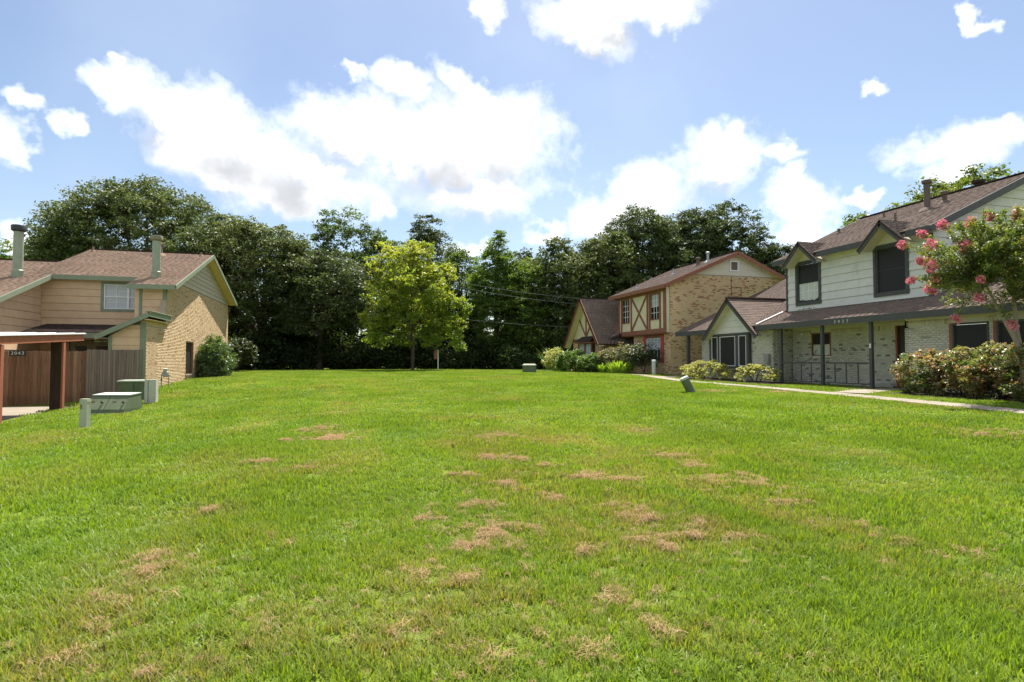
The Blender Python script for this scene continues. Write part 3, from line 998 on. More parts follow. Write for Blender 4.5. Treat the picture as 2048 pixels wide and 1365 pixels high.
    shingles(root, (-14.75, 46, rz(yr) - 10.7 * .25), (-24, 46, rz(yr) - 10.7 * .25), unit((0, -1, .25)), 10.7 * math.sqrt(1 + .0625), MT['roof_brown'], seed=25, course=.4, tab=.8)
    b = MB(); b.bar((-24, yr, rz(yr) + .02), (-14.75, yr, rz(yr) + .02), .3, .05, side=(0, 1, 0)); b.build('ridge_cap', MT['roof_dark'], root)
    b = MB(); p0, p1 = V(-13.86, ye, rz(ye) - .11), V(-13.86, 32.48, rz(32.48) - .11)
    b.bar(p0, p1, .035, .22, side=(1, 0, 0)); b.build('fascia', MT['sage'], root)
    b = MB(); b.box((-24, 24.65, -.6), (-14.65, 24.85, rz(24.8) - .1)); b.build('front_wall', MT['peach'], root)
    # dark lower roof over the patio door
    ml = .21
    shingles(root, (-14.15, 30.5, 2.82), (-10.3, 30.5, 2.82), unit((0, 1, ml)), 2.33 * math.sqrt(1 + ml * ml), MT['roof_dark'], seed=26)
    b = MB(); b.box((-14.15, 30.44, 2.55), (-10.3, 30.48, 2.80)); b.build('fascia', MT['sage'], root)
    b = MB(); b.box((-11.0, 32.79, -.3), (-10.85, 32.83, 2.55)); b.build('corner_board', MT['sage'], root)
    # french doors
    for i in range(2):
        a = 1.32 + i * .91
        dd = MB(); fbox(dd, f2, a, a + .89, -.28, 2.46, -.08, -.03); dd = dd.build('patio_door', MT['door_sage'], root)
        b = MB(); fbox(b, f2, a + .2, a + .69, .6, 2.25, -.028, -.018); b.build('pane', MT['glass'], dd)
        b = MB(); b.tube([f2.p(a + (.82 if i == 0 else .07), .75, -.03), f2.p(a + (.82 if i == 0 else .07), .75, .03)], .03, 8); b.build('door_handle', MT['steel'], dd)
    # lean-to wing in front of the gable corner
    f5 = Fr((-10.12, 28.84, 0), (1, 0, 0), (0, -1, 0))
    zt = lambda x: 2.62 + (x + 10.51) * .51
    solid_wall(root, f5, 0, 1.2, -.6, 4, [], MT['lap_shade_sheathing'], .2, ztop=lambda u: zt(-10.12 + u) - .12)
    siding(root, f5, lambda z: max(0.0, (z + .16 - 2.62) / .51 - .39), 1.18, .4, 3.1, [], MT['peach'], .36, seed=15)
    trim(root, f5, 1.19, 1.41, -.2, 3.2, MT['sage'], .04, 'corner_board')
    trim(root, f5, -.02, .12, -.2, 2.6, MT['sage'], .045, 'corner_board')
    Sw = unit((.89, 0, .454))
    shingles(root, (-10.55, 31.55, zt(-10.55) + .03), (-10.55, 28.5, zt(-10.55) + .03), unit((1, 0, .51)), 2.07 * math.sqrt(1 + .51 ** 2), MT['roof_brown'], seed=27, deck_t=.08)
    b = MB(); b.bar((-10.55, 28.47, zt(-10.55) - .09), (-8.5, 28.47, zt(-8.5) - .09), .035, .2, side=(0, 1, 0)); b.build('fascia', MT['sage'], root)
    b = MB(); b.box((-8.48, 28.46, zt(-8.5) - .19), (-8.445, 31.58, zt(-8.5) + .05)); b.build('fascia', MT['sage'], root)
    b = MB(); b.box((-8.70, 28.5, zt(-8.5) + .05), (-8.40, 31.56, zt(-8.5) + .075)); b.build('drip_edge', MT['utility_pale'], root)
    b = MB(); b.box((-8.69, 28.5, zt(-8.7) - .22), (-8.49, 31.56, zt(-8.7) - .19)); b.build('soffit', MT['peach'], root)
    # flues and vents
    flue(root, -14.96, 31.9, rz(31.9), .195, 2.1, MT['cap_dark'], .30, .25)
    flue(root, -9.47, 32.64, rz(32.64), .19, 1.85, MT['cap_rust'], .275, .22)
    vent_pipe(root, -14.35, 38.3, rz(38.3), .05, .3, MT['roof_brown'])
    vent_pipe(root, -10.9, 38.2, rz(38.2), .14, .55, MT['roof_brown'], True)
    vent_pipe(root, -8.75, 38.4, rz(38.4), .05, .22, MT['roof_brown'])
    vent_pipe(root, -15.1, 29.3, rz(29.3), .07, .75, MT['roof_brown'], True)
    return root


peach_house()


# ------------------------------------------------------------------ half-timbered townhouse at the back right
def tudor_house():
    FX, GY = 19.5, 32.75
    root = thing('tudor_townhouse', 'half-timbered cream and brown townhouse with golden brick gable end', 'townhouse', (FX, GY, .6))
    RXx, RZ, M = 24.7, 8.80, .43
    rz = lambda x: RZ - M * abs(RXx - x)
    # brick gable facing the camera
    fr = Fr((19.75, GY, 0), (1, 0, 0), (0, -1, 0))
    U1 = 30.0 - 19.75
    top = lambda u: min(7.18, rz(19.75 + u) - .12)
    w = solid_wall(root, fr, 0, U1, -.2, 8, [], MT['mortar_tan'], .22, 'brick_wall', ztop=top)
    def tint(rnd, u, z):
        c = math.sin(u * 1.9 + z * .8) * math.sin(z * 3.1 - u * .7) + .5 * math.sin(u * 5.1 + z * 4.3)
        if rnd.random() < .13 + .17 * max(0, c): return rnd.uniform(.68, .95)
        return rnd.uniform(0, .4)
    brickwork(w, fr, 0, U1, .3, 7.18, [], MT['brick_gold'], tint, 300, ztop=top, seed=31)
    # gable siding and louvre
    gl = lambda z: RXx - (RZ - .14 - z) / M - 19.75
    gr = lambda z: RXx + (RZ - .14 - z) / M - 19.75
    solid_wall(root, fr, max(0, gl(7.2)), gr(7.2), 7.19, 9, [], MT['cream_siding'], .2, 'gable', ztop=lambda u: rz(19.75 + u) - .13)
    siding(root, fr, gl, gr, 7.19, RZ - .2, [(4.5, 5.2, 7.45, 8.2)], MT['cream_siding'], .42, seed=33, bot=.012)
    b = MB()
    for a, c, lo, hi in ((4.52, 4.6, 7.5, 8.2), (5.1, 5.18, 7.5, 8.2), (4.6, 5.1, 8.12, 8.2), (4.6, 5.1, 7.5, 7.58)): fbox(b, fr, a, c, lo, hi, 0, .05)
    lv = b.build('louvre_vent', MT['white_paint'], root)
    for i in range(7):
        b = MB(); z = 7.59 + i * .076
        b.prism([fr.p(4.6, z, .01), fr.p(4.6, z + .06, -.0), fr.p(4.6, z + .065, .004), fr.p(4.6, z + .005, .03)], (.5, 0, 0)); b.build('slat', MT['roof_grey'], lv)
    # roof
    k = math.sqrt(1 + M * M)
    x0 = 19.15
    shingles(root, (x0, GY - .35, rz(x0)), (x0, 40.6, rz(x0)), unit((1, 0, M)), (RXx - x0) * k, MT['roof_grey'], seed=34, course=.17)
    shingles(root, (30.3, 40.6, rz(30.3)), (30.3, GY - .35, rz(30.3)), unit((-1, 0, M)), (30.3 - RXx) * k, MT['roof_grey'], seed=35, course=.3, tab=.6)
    b = MB(); b.bar((RXx, GY - .36, RZ + .02), (RXx, 40.6, RZ + .02), .3, .05, side=(1, 0, 0)); b.build('ridge_cap', MT['roof_dark'], root)
    def rake(y):
        for a, c in ((x0, RXx), (RXx, 30.3)):
            b = MB(); b.bar((a, y, rz(a) - .12), (c, y, rz(c) - .12), .035, .24, side=(0, 1, 0)); b.build('fascia', MT['tudor_brown'], root)
    rake(GY - .37); rake(40.62)
    b = MB(); b.prism([(x0, GY - .35, rz(x0) - .14), (RXx, GY - .35, RZ - .14), (RXx, GY - .01, RZ - .14), (x0, GY - .01, rz(x0) - .14)], (0, 0, -.02))
    b.prism([(30.3, GY - .35, rz(30.3) - .14), (RXx, GY - .35, RZ - .14), (RXx, GY - .01, RZ - .14), (30.3, GY - .01, rz(30.3) - .14)], (0, 0, -.02))
    b.build('soffit', MT['stucco'], root)
    b = MB(); b.box((x0 - .04, GY - .37, rz(x0) - .24), (x0 - .003, 40.62, rz(x0) + .01)); b.build('fascia', MT['tudor_brown'], root)
    b = MB(); b.box((x0, GY, rz(x0) - .16), (FX, 40.5, rz(x0) - .13)); b.build('soffit', MT['stucco'], root)
    # lower front brick wall
    f1 = Fr((19.75, GY, 0), (0, 1, 0), (-1, 0, 0))
    wo = (1.15, 3.0, 1.5, 3.05)
    w2 = solid_wall(root, f1, 0, 4.9, -.2, 3.35, [wo], MT['mortar_tan'], .2, 'brick_wall')
    brickwork(w2, f1, 0, 4.9, .3, 3.3, [wo], MT['brick_gold'], tint, 0, seed=36)
    window(root, f1, *wo, MT['white_paint'], [MT['glass'], MT['blind']], fw=.05, cols=4, rows=2, muntin=.03)
    for a, c, lo, hi in ((wo[0] - .42, wo[0] - .02, 1.4, 3.3), (wo[1] + .02, wo[1] + .42, 1.4, 3.3)):
        trim(root, f1, a, c, lo, hi, MT['tudor_red'], .05, 'shutter')
    trim(root, f1, wo[0], wo[1], 3.06, 3.3, MT['tudor_brown'], .05, 'lintel')
    # recessed entry beside the wing
    b = MB(); b.box((21.2, 37.65, -.2), (21.3, 39.35, 3.4)); b.build('entry_wall', MT['brick_gold'], root)
    b = MB(); b.box((21.13, 38.0, .65), (21.19, 38.95, 2.75)); b.build('front_door', MT['door_dark'], root)
    # upper half-timbered storey
    f2 = Fr((FX, GY, 0), (0, 1, 0), (-1, 0, 0))
    UW = 6.75
    w1 = (.85, 2.0, 4.25, 6.02); w0 = (5.05, 6.15, 4.25, 6.02)
    solid_wall(root, f2, 0, UW, 3.36, 6.3, [w1, w0], MT['stucco'], .22, 'stucco_wall')
    b = MB(); b.box((FX + .001, GY + .02, 3.28), (FX + 1.6, GY + UW, 3.35)); b.build('overhang_soffit', MT['tudor_brown'], root)
    for w_ in (w0, w1):
        window(root, f2, *w_, MT['tudor_brown'], [MT['glass'], MT['glass'], MT['blind'] if w_ is w1 else MT['glass'], MT['blind'] if w_ is w1 else MT['glass']], fw=.07, cols=3, rows=4, muntin_m=MT['white_paint'], muntin=.03)
    def tb(p, q, wd=.14):
        b = MB(); a, c = f2.p(p[0], p[1], .03), f2.p(q[0], q[1], .03)
        b.bar(a, c, .06, wd, side=f2.N); return b.build('timber', MT['tudor_brown'], root)
    tb((0, 3.5), (UW, 3.5), .30); tb((0, 6.15), (UW, 6.15), .22)
    tb((.16, 3.66), (.16, 6.03), .32)
    for u in (.75, 2.12, 2.42, 4.75, 6.28): tb((u, 3.66), (u, 6.03), .15)
    b = MB(); a, c = f2.p(2.5, 3.68, .022), f2.p(4.7, 6.02, .022); b.bar(a, c, .05, .16, side=f2.N); b.build('timber', MT['tudor_brown'], root)
    b = MB(); a, c = f2.p(4.7, 3.68, .018), f2.p(2.5, 6.02, .018); b.bar(a, c, .05, .16, side=f2.N); b.build('timber', MT['tudor_brown'], root)
    tb((UW - .07, 3.66), (UW - .07, 6.03), .14)
    # front wing with steep gable
    WX, CY, HW = 18.0, 42.25, 3.2
    AZ, FZ = 6.5, 3.05
    sl = (AZ - FZ) / HW
    wz = lambda y: AZ - sl * abs(y - CY)
    f3 = Fr((WX, CY, 0), (0, 1, 0), (-1, 0, 0))
    bw = (-1.7, .9, 1.45, 2.95)
    w3 = solid_wall(root, f3, -2.75, 2.75, -.2, 3.1, [bw], MT['mortar_tan'], .2, 'brick_wall')
    brickwork(w3, f3, -2.75, 2.75, .4, 3.08, [bw], MT['brick_gold'], tint, 0, seed=38)
    f4 = Fr((WX, CY - 2.75, 0), (1, 0, 0), (0, -1, 0))
    w4 = solid_wall(root, f4, 0, 3.2, -.2, 3.3, [], MT['mortar_tan'], .2, 'brick_wall')
    brickwork(w4, f4, 0, 3.2, .4, 3.25, [], MT['brick_gold'], tint, 0, seed=39)
    b = MB(); b.prism([f3.p(-2.9, 3.1, 0), f3.p(2.9, 3.1, 0), f3.p(0, AZ - .2, 0)], (.2, 0, 0)); b.build('gable', MT['stucco'], root)
    def tb3(p, q, wd=.15, d=.03):
        b = MB(); b.bar(f3.p(p[0], p[1], d), f3.p(q[0], q[1], d), .06, wd, side=f3.N); b.build('timber', MT['tudor_brown'], root)
    tb3((-2.75, 3.2), (2.75, 3.2), .22); tb3((0, 3.3), (0, 6.1), .15)
    tb3((0, 3.4), (-1.35, 4.85), .15, .024); tb3((0, 3.4), (1.35, 4.85), .15, .018)
    for s in (-1, 1):
        b = MB(); b.bar((17.42, CY, AZ - .14), (17.42, CY + s * (HW + .25), FZ - .40), .04, .28, side=(1, 0, 0)); b.build('fascia', MT['tudor_brown'], root)
        b = MB(); b.prism([(17.44, CY, AZ - .2), (WX - .01, CY, AZ - .2), (WX - .01, CY + s * (HW + .2), FZ - .41), (17.44, CY + s * (HW + .2), FZ - .41)], (0, 0, -.03)); b.build('soffit', MT['stucco'], root)
        sd = unit((0, -s, sl)); ln = (HW + .25) * math.sqrt(1 + sl * sl)
        y = CY + s * (HW + .25); zf = AZ - sl * (HW + .25)
        A, B = (17.4, y, zf), (24.0, y, zf)
        if s > 0: A, B = B, A
        shingles(root, A, B, sd, ln, MT['roof_grey'], seed=40 + s, course=.17)
    b = MB(); b.bar((17.38, CY, AZ + .02), (24, CY, AZ + .02), .25, .05, side=(0, 1, 0)); b.build('ridge_cap', MT['roof_dark'], root)
    # small hood and bay window of the wing
    b = MB()
    b.prism([f3.p(-1.95, 3.0, .55), f3.p(1.15, 3.0, .55), f3.p(.85, 3.42, .03), f3.p(-1.65, 3.42, .03)], (0, 0, .04)); b.build('window_hood', MT['roof_dark'], root)
    b = MB(); fbox(b, f3, -1.9, 1.1, 2.9, 2.99, .0, .52); b.build('hood_board', MT['tudor_brown'], root)
    f6 = Fr((WX - .3, CY, 0), (0, 1, 0), (-1, 0, 0))
    window(root, f6, bw[0], -.42, bw[2], bw[3], MT['tudor_brown'], MT['blind'], fw=.07, cols=3, rows=4, muntin_m=MT['white_paint'], muntin=.025)
    window(root, f6, -.40, bw[1], bw[2], bw[3], MT['tudor_brown'], MT['blind'], fw=.07, cols=3, rows=4, muntin_m=MT['white_paint'], muntin=.025)
    b = MB(); fbox(b, f3, bw[0], bw[1], .6, bw[2] - .01, .0, .3); b.build('window_base', MT['brick_gold'], root)
    # short pent roof between wing and upper storey, vents on the roof
    b = MB(); b.prism([(17.7, 39.55, 3.0), (19.5, 39.3, 3.55), (19.5, 38.95, 3.42), (17.6, 39.2, 2.72)], (0, 0, .08)); b.build('pent_roof', MT['roof_dark'], root)
    for x, y, r, h in ((20.0, 37.6, .05, .35), (22.2, 36.3, .05, .4), (23.3, 34.9, .12, .4), (23.6, 34.2, .09, .55)):
        vent_pipe(root, x, y, rz(x), r, h, MT['steel'] if r < .1 else MT['roof_grey'], r > .08)
    # thin brown conduit on the gable brick
    b = MB(); b.tube([fr.p(4.6, 7.1, .04), fr.p(4.6, 5.2, .04)], .018, 6); b.tube([fr.p(5.35, 6.45, .04), fr.p(5.35, 5.0, .04)], .018, 6); b.tube([fr.p(4.6, 6.45, .04), fr.p(5.35, 6.45, .04)], .018, 6)
    b.build('conduit', MT['tudor_brown'], root)
    return root


tudor_house()


# ------------------------------------------------------------------ grey and cream townhouse on the right
def grey_house():
    root = thing('grey_townhouse', 'cream brick townhouse with white siding, charcoal trim and long front porch', 'townhouse', (20.2, 20.0, .42))
    CH = MT['charcoal']
    PX, PZ, PM = 19.7, 3.3, .44
    lz = lambda x: PZ + PM * (x - PX)
    kp = math.sqrt(1 + PM * PM)
    YE = 32.0
    FXb = 20.2
    def tint(rnd, u, z):
        c = math.sin(u * 2.3 + z * 1.1) * math.sin(z * 4.1 - u * 1.3)
        if rnd.random() < .085 + .05 * c: return rnd.uniform(.75, 1.0)
        return rnd.uniform(0, .5)
    def tint_pale(rnd, u, z):
        if rnd.random() < .03: return rnd.uniform(.65, .8)
        return rnd.uniform(0, .4)
    BR, MO = MT['brick_cream'], MT['mortar_grey']
    # bay wall with picture window, Y 24.0 .. 29.95
    f1 = Fr((FXb, 24.0, 0), (0, 1, 0), (-1, 0, 0))
    bw = (1.55, 4.95, 1.08, 3.0)
    w = solid_wall(root, f1, 0, 5.95, -.2, 3.2, [bw], MO, .2, 'brick_wall')
    brickwork(w, f1, 0, 5.95, .2, 3.1, [bw], BR, tint_pale, 300, H=.072, J=.013, soldier=(2.86, .2), seed=51)
    f1s = Fr((FXb, 24.0, 0), (1, 0, 0), (0, -1, 0))
    w = solid_wall(root, f1s, 0, 1.3, -.2, 3.2, [], MO, .2, 'brick_wall')
    brickwork(w, f1s, 0, 1.2, .2, 3.1, [], BR, tint, 0, H=.072, J=.013, seed=52)
    f1n = Fr((FXb, 29.95, 0), (1, 0, 0), (0, 1, 0))
    solid_wall(root, f1n, 0, 4, -.2, 3.4, [], MO, .2, 'brick_wall')
    # picture window box: frame, two mullions, three screened sashes
    f2 = Fr((20.02, 24.0, 0), (0, 1, 0), (-1, 0, 0))
    b = MB()
    for a, c, lo, hi in ((1.55, 1.72, 1.1, 3.02), (4.78, 4.95, 1.1, 3.02), (1.72, 4.78, 2.9, 3.02), (1.72, 4.78, 1.1, 1.22), (2.40, 2.62, 1.22, 2.9), (4.02, 4.18, 1.22, 2.9)):
        fbox(b, f2, a, c, lo, hi, -.18, .02)
    pw = b.build('picture_window', CH, root)
    for a, c in ((1.76, 2.37), (2.66, 3.99), (4.21, 4.75)):
        b = MB()
        for q in ((a, a + .03, 1.25, 2.87), (c - .03, c, 1.25, 2.87), (a + .03, c - .03, 2.84, 2.87), (a + .03, c - .03, 1.25, 1.28)): fbox(b, f2, *q, -.06, .012)
        s = b.build('sash', MT['white_paint'], pw)
        b = MB(); fbox(b, f2, a + .031, c - .031, 1.281, 2.839, -.05, -.02); b.build('screen_pane', MT['screen'], pw)
    b = MB(); fbox(b, f2, 1.5, 5.0, 1.04, 1.09, -.18, .10); b.build('sill', MT['concrete'], pw)
    # bay gable with lap siding
    CY, HW, AZ, FZ, GX = 26.68, 2.15, 4.93, 2.98, 19.55
    sl = (AZ - FZ) / HW
    f3 = Fr((20.03, CY, 0), (0, 1, 0), (-1, 0, 0))
    b = MB(); b.prism([f3.p(-1.95, 3.02, 0), f3.p(1.95, 3.02, 0), f3.p(0, AZ - .18, 0)], (.2, 0, 0)); b.build('gable', MT['siding_white'], root)
    gh = lambda z: max(.02, (AZ - .2 - z) / sl)
    siding(root, f3, lambda z: -min(1.85, gh(z)), lambda z: min(1.85, gh(z)), 3.03, AZ - .25, [], MT['siding_white'], .33, seed=55)
    for s in (-1, 1):
        b = MB(); b.bar((GX, CY, AZ - .15), (GX, CY + s * (HW + .12), AZ - .15 - sl * (HW + .12)), .04, .24, side=(1, 0, 0)); b.build('fascia', CH, root)
        b = MB(); b.prism([(GX + .02, CY, AZ - .2), (20.02, CY, AZ - .2), (20.02, CY + s * HW, FZ - .2), (GX + .02, CY + s * HW, FZ - .2)], (0, 0, -.03)); b.build('soffit', MT['cream_siding'], root)
        y = CY + s * (HW + .15); zf = AZ - sl * (HW + .15)
        sd = unit((0, -s, sl)); ln = (HW + .15) * math.sqrt(1 + sl * sl)
        # the slope runs back until it meets the main roof plane
        xmeet = lambda v: PX + (zf + v * sd[2] - PZ) / PM + .12 - (GX - .03)
        if s < 0:
            shingles(root, (GX - .03, y, zf), (23.6, y, zf), sd, ln, MT['roof_grey'], uhi=lambda v: max(.15, xmeet(v)), seed=57, course=.15, individual=300)
        else:
            T = 23.6 - (GX - .03)
            shingles(root, (23.6, y, zf), (GX - .03, y, zf), sd, ln, MT['roof_grey'], ulo=lambda v: min(T - .15, T - xmeet(v)), seed=58, course=.15)
    b = MB(); b.bar((GX - .05, CY, AZ + .03), (23.4, CY, AZ + .03), .24, .05, side=(0, 1, 0)); b.build('ridge_cap', MT['roof_grey'], root)
    # low roof: left wing, porch strip, right part
    S = unit((1, 0, PM))
    shingles(root, (PX, 24.45, PZ), (PX, 25.08, PZ), S, (29.3 - PX) * kp, MT['roof_grey'], seed=60, course=.17)
    shingles(root, (20.35, 25.081, lz(20.35)), (20.35, 28.28, lz(20.35)), S, (29.3 - 20.35) * kp, MT['roof_grey'], seed=160, course=.17)
    shingles(root, (PX, 28.281, PZ), (PX, YE, PZ), S, (29.3 - PX) * kp, MT['roof_grey'], seed=161, course=.17)
    shingles(root, (PX, 16.5, PZ), (PX, 24.448, PZ), S, 1.52 * kp, MT['roof_grey'], seed=61, course=.15)
    shingles(root, (PX, 3.0, PZ), (PX, 16.498, PZ), S, 6.0 * kp, MT['roof_grey'], seed=62, course=.17)
    b = MB(); b.box((PX - .045, 3.0, PZ - .25), (PX - .005, 24.55, PZ + .01)); fs = b.build('fascia', CH, root)
    b = MB(); b.box((PX - .045, 28.72, PZ - .25), (PX - .005, YE, PZ + .01)); b.build('fascia', CH, root)
    b = MB(); b.bar((PX - .02, YE + .02, PZ - .12), (29.3, YE + .02, lz(29.3) - .12), .04, .24, side=(0, 1, 0)); b.build('fascia', CH, root)
    b = MB(); b.box((PX, 3.0, 3.10), (FXb + 1.4, 23.98, 3.13)); b.build('porch_ceiling', MT['cream_siding'], root)
    b = MB(); b.box((PX, 29.97, 3.08), (FXb + 3, YE, 3.11)); b.build('porch_ceiling', MT['cream_siding'], root)
    lettering(fs, '2023', Fr((PX - .045, 19.3, 0), (0, 1, 0), (-1, 0, 0)), 0, 3.16, .17, .004, MT['lettering'], .21, 'digit', -1)
    b = MB(); b.tube([(PX - .03, 24.5, PZ + .06), (PX + .1, 24.48, PZ + .12), (21.2, 24.4, lz(21.2) + .05)], .035, 8); b.build('flashing', MT['metal_white'], root)
    # porch: slab, back wall with small window, posts, rail
    b = MB(); b.box((19.55, 16.9, -.3), (21.5, 23.98, .42), .3); b.build('porch_slab', MT['concrete'], root)
    f4 = Fr((21.4, 17.0, 0), (0, 1, 0), (-1, 0, 0))
    pwn = (4.6, 5.75, 1.75, 2.85); dr = (.35, 1.32, .42, 2.95)
    w = solid_wall(root, f4, 0, 7.0, -.2, 3.14, [pwn, dr], MO, .2, 'brick_wall')
    brickwork(w, f4, 0, 7.0, .43, 3.0, [pwn, dr], BR, tint, 300, H=.072, J=.013, soldier=(2.78, .2), seed=64)
    pwi = window(root, f4, *pwn, MT['tudor_brown'], [MT['board_white'], MT['screen']], fw=.05, rows=2)
    trim(pwi, f4, pwn[0] - .06, pwn[1] + .06, pwn[2] - .09, pwn[2] - .001, BR, .05, 'sill')
    b = MB(); fbox(b, f4, *dr, -.12, -.07); d = b.build('front_door', MT['door_dark'], root)
    trim(d, f4, dr[1] - .08, dr[1], dr[2], dr[3], MT['tudor_brown'], .02, 'jamb', d0=-.08); trim(d, f4, dr[0], dr[0] + .08, dr[2], dr[3], MT['tudor_brown'], .02, 'jamb', d0=-.08)
    b = MB(); b.tube([f4.p(1.15, 1.4, -.07), f4.p(1.15, 1.4, -.01)], .035, 8); b.build('door_handle', MT['steel'], d)
    for y in (18.05, 20.5, 23.0):
        b = MB(); b.box((19.79, y - .06, .42), (19.91, y + .06, 3.06)); p = b.build('porch_post', CH, root)
        if y < 18.5:
            b = MB(); b.box((19.775, y - .04, 2.02), (19.789, y + .04, 2.2)); b.build('house_letter', MT['lettering'], p)
    b = MB(); b.box((19.76, 30.75, .3), (19.92, 30.91, 3.06)); b.build('porch_post', CH, root)
    b = MB(); b.box((19.72, 29.97, -.3), (22.5, 31.6, .5), .5); b.build('side_slab', MT['concrete'], root)
    for a, c in ((18.12, 20.43), (20.57, 22.93)):
        for z0, z1 in ((1.40, 1.46), (.56, .61)):
            b = MB(); b.box((19.82, a, z0), (19.88, c, z1)); b.build('rail', CH, root)
        n = 3
        for i in range(1, n + 1):
            y = a + (c - a) * i / (n + 1)
            b = MB(); b.box((19.835, y - .02, .61), (19.865, y + .02, 1.40)); b.build('baluster', CH, root)
    # right front wall with two dark screened windows
    f5 = Fr((FXb, 3.0, 0), (0, 1, 0), (-1, 0, 0))
    wa = (10.92, 12.12, .9, 2.82); wb = (9.35, 10.68, .9, 2.82); wc = (5.0, 6.4, .9, 2.82)
    w = solid_wall(root, f5, 0, 13.9, -.2, 3.14, [wa, wb, wc], MO, .2, 'brick_wall')
    brickwork(w, f5, 5, 13.9, .3, 3.0, [wa, wb, wc], BR, tint_pale, 300, H=.072, J=.013, soldier=(2.8, .2), seed=66)
    for q in (wa, wb, wc):
        window(root, f5, *q, CH, MT['screen'], fw=.06, rows=1)
        trim(root, f5, q[1] + .002, q[1] + .10, q[2], q[3], MT['tudor_brown'], .03, 'jamb')
    f5n = Fr((FXb, 16.9, 0), (1, 0, 0), (0, 1, 0))
    solid_wall(root, f5n, 0, 1.4, -.2, 3.02, [], MT['tudor_brown'], .15, 'return_wall')
    # upper storey with lap siding
    UX, Y0, Y1 = 21.2, 16.55, 24.1
    f6 = Fr((UX, Y0, 0), (0, 1, 0), (-1, 0, 0))
    u1 = (1.05, 2.4, 4.30, 6.20); u2 = (5.45, 6.8, 4.33, 6.24)
    solid_wall(root, f6, 0, Y1 - Y0, 3.5, 6.62, [u1, u2], MT['lap_shade_sheathing'], .2)
    siding(root, f6, .16, Y1 - Y0 - .1, 3.98, 6.55, [(u1[0] - .11, u1[1] + .11, u1[2] - .11, u1[3] + .11), (u2[0] - .11, u2[1] + .11, u2[2] - .11, u2[3] + .11)], MT['siding_white'], .36, seed=71)
    trim(root, f6, -.02, .15, 3.86, 6.5, CH, .04, 'corner_board'); trim(root, f6, Y1 - Y0 - .09, Y1 - Y0 + .02, 3.86, 6.5, CH, .04, 'corner_board')
    for q in (u1, u2):
        for a, c, lo, hi in ((q[0] - .12, q[0] - .001, q[2] - .12, q[3] + .12), (q[1] + .001, q[1] + .12, q[2] - .12, q[3] + .12), (q[0], q[1], q[3] + .001, q[3] + .12), (q[0], q[1], q[2] - .12, q[2] - .001)):
            trim(root, f6, a, c, lo, hi, CH, .06)
    window(root, f6, *u1, CH, MT['screen'], fw=.05, cols=1, rows=2, muntin_m=CH, muntin=.02)
    w2 = window(root, f6, *u2, CH, [MT['board_white'], MT['screen']], fw=.05, cols=1, rows=2, muntin_m=CH, muntin=.02)
    # torn screen: the ragged dark mesh that is left round the lower sash
    rnd = random.Random(8)
    def rag(u0, u1, z0, z1, horizontal):
        b = MB(); n = 16; pts = []
        for i in range(n + 1):
            t = i / n
            if horizontal: pts.append((u0 + (u1 - u0) * t, z0 + rnd.uniform(.02, .10) + (.06 if t > .7 or t < .15 else 0)))
            else: pts.append((u0 - rnd.uniform(.02, .14), z0 + (z1 - z0) * t))
        if horizontal: ring = [(u0, z0)] + [(u1, z0)] + pts[::-1]
        else: ring = pts + [(u0, z1), (u0, z0)]
        vs = [f6.p(p[0], p[1], -.03) for p in ring]
        b.prism(vs, f6.N * -.004); b.build('torn_screen', MT['screen'], w2)
    rag(5.5, 6.75, 4.38, 0, True)
    b = MB()
    for u in (5.8, 6.15, 6.5): fbox(b, f6, u - .012, u + .012, 4.45, 5.25, -.034, -.028)
    fbox(b, f6, 5.52, 6.73, 4.86, 4.885, -.034, -.028)
    b.build('glazing_bar', MT['white_paint'], w2)
    # dark strip painted for the shadow at the wall foot, under that window
    def foot_shade(u0, u1, z0, z1):
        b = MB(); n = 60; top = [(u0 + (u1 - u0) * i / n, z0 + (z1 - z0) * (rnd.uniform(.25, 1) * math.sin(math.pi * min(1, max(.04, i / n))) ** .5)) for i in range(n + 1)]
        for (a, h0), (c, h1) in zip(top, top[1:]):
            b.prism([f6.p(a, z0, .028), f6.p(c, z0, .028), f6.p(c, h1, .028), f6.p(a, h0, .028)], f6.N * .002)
        b.build('foot_shade_strip', MT['foot_shade'], root)
    foot_shade(5.3, 7.3, 3.97, 4.10)
    # end wall facing the camera, with gable
    EX0, EX1 = UX, 31.7
    f7 = Fr((UX, Y0, 0), (1, 0, 0), (0, -1, 0))
    RXx, UZ, UM, UEX = 26.4, 9.16, .457, 20.7
    uz = lambda x: UZ - UM * abs(RXx - x)
    solid_wall(root, f7, .001, 10.4, 3.0, 9.5, [], MT['lap_shade_sheathing'], .2, 'end_wall', ztop=lambda u: uz(UX + u) - .13)
    siding(root, f7, lambda z: max(.05, RXx - (UZ - .16 - z) / UM - UX), lambda z: min(10.4, RXx + (UZ - .16 - z) / UM - UX), 3.7, UZ - .25, [], MT['siding_white'], .36, seed=73)
    # upper roof
    ku = math.sqrt(1 + UM * UM)
    ya, yb = 16.2, 24.5
    ze = uz(UEX)
    cuts = [ya, 18.15 - .66, 18.15 + .66, 22.55 - .66, 22.55 + .66, yb]
    for i, (a, c) in enumerate(zip(cuts, cuts[1:])):
        xs = UEX if i % 2 == 0 else 21.3
        shingles(root, (xs, a + .001, uz(xs)), (xs, c, uz(xs)), unit((1, 0, UM)), (RXx - xs) * ku, MT['roof_grey'], seed=75 + i, course=.16)
    shingles(root, (32.1, yb, ze), (32.1, ya, ze), unit((-1, 0, UM)), (32.1 - RXx) * ku, MT['roof_grey'], seed=76, course=.3, tab=.6)
    b = MB(); b.bar((RXx, ya, UZ + .02), (RXx, yb, UZ + .02), .3, .05, side=(1, 0, 0)); b.build('ridge_cap', MT['roof_dark'], root)
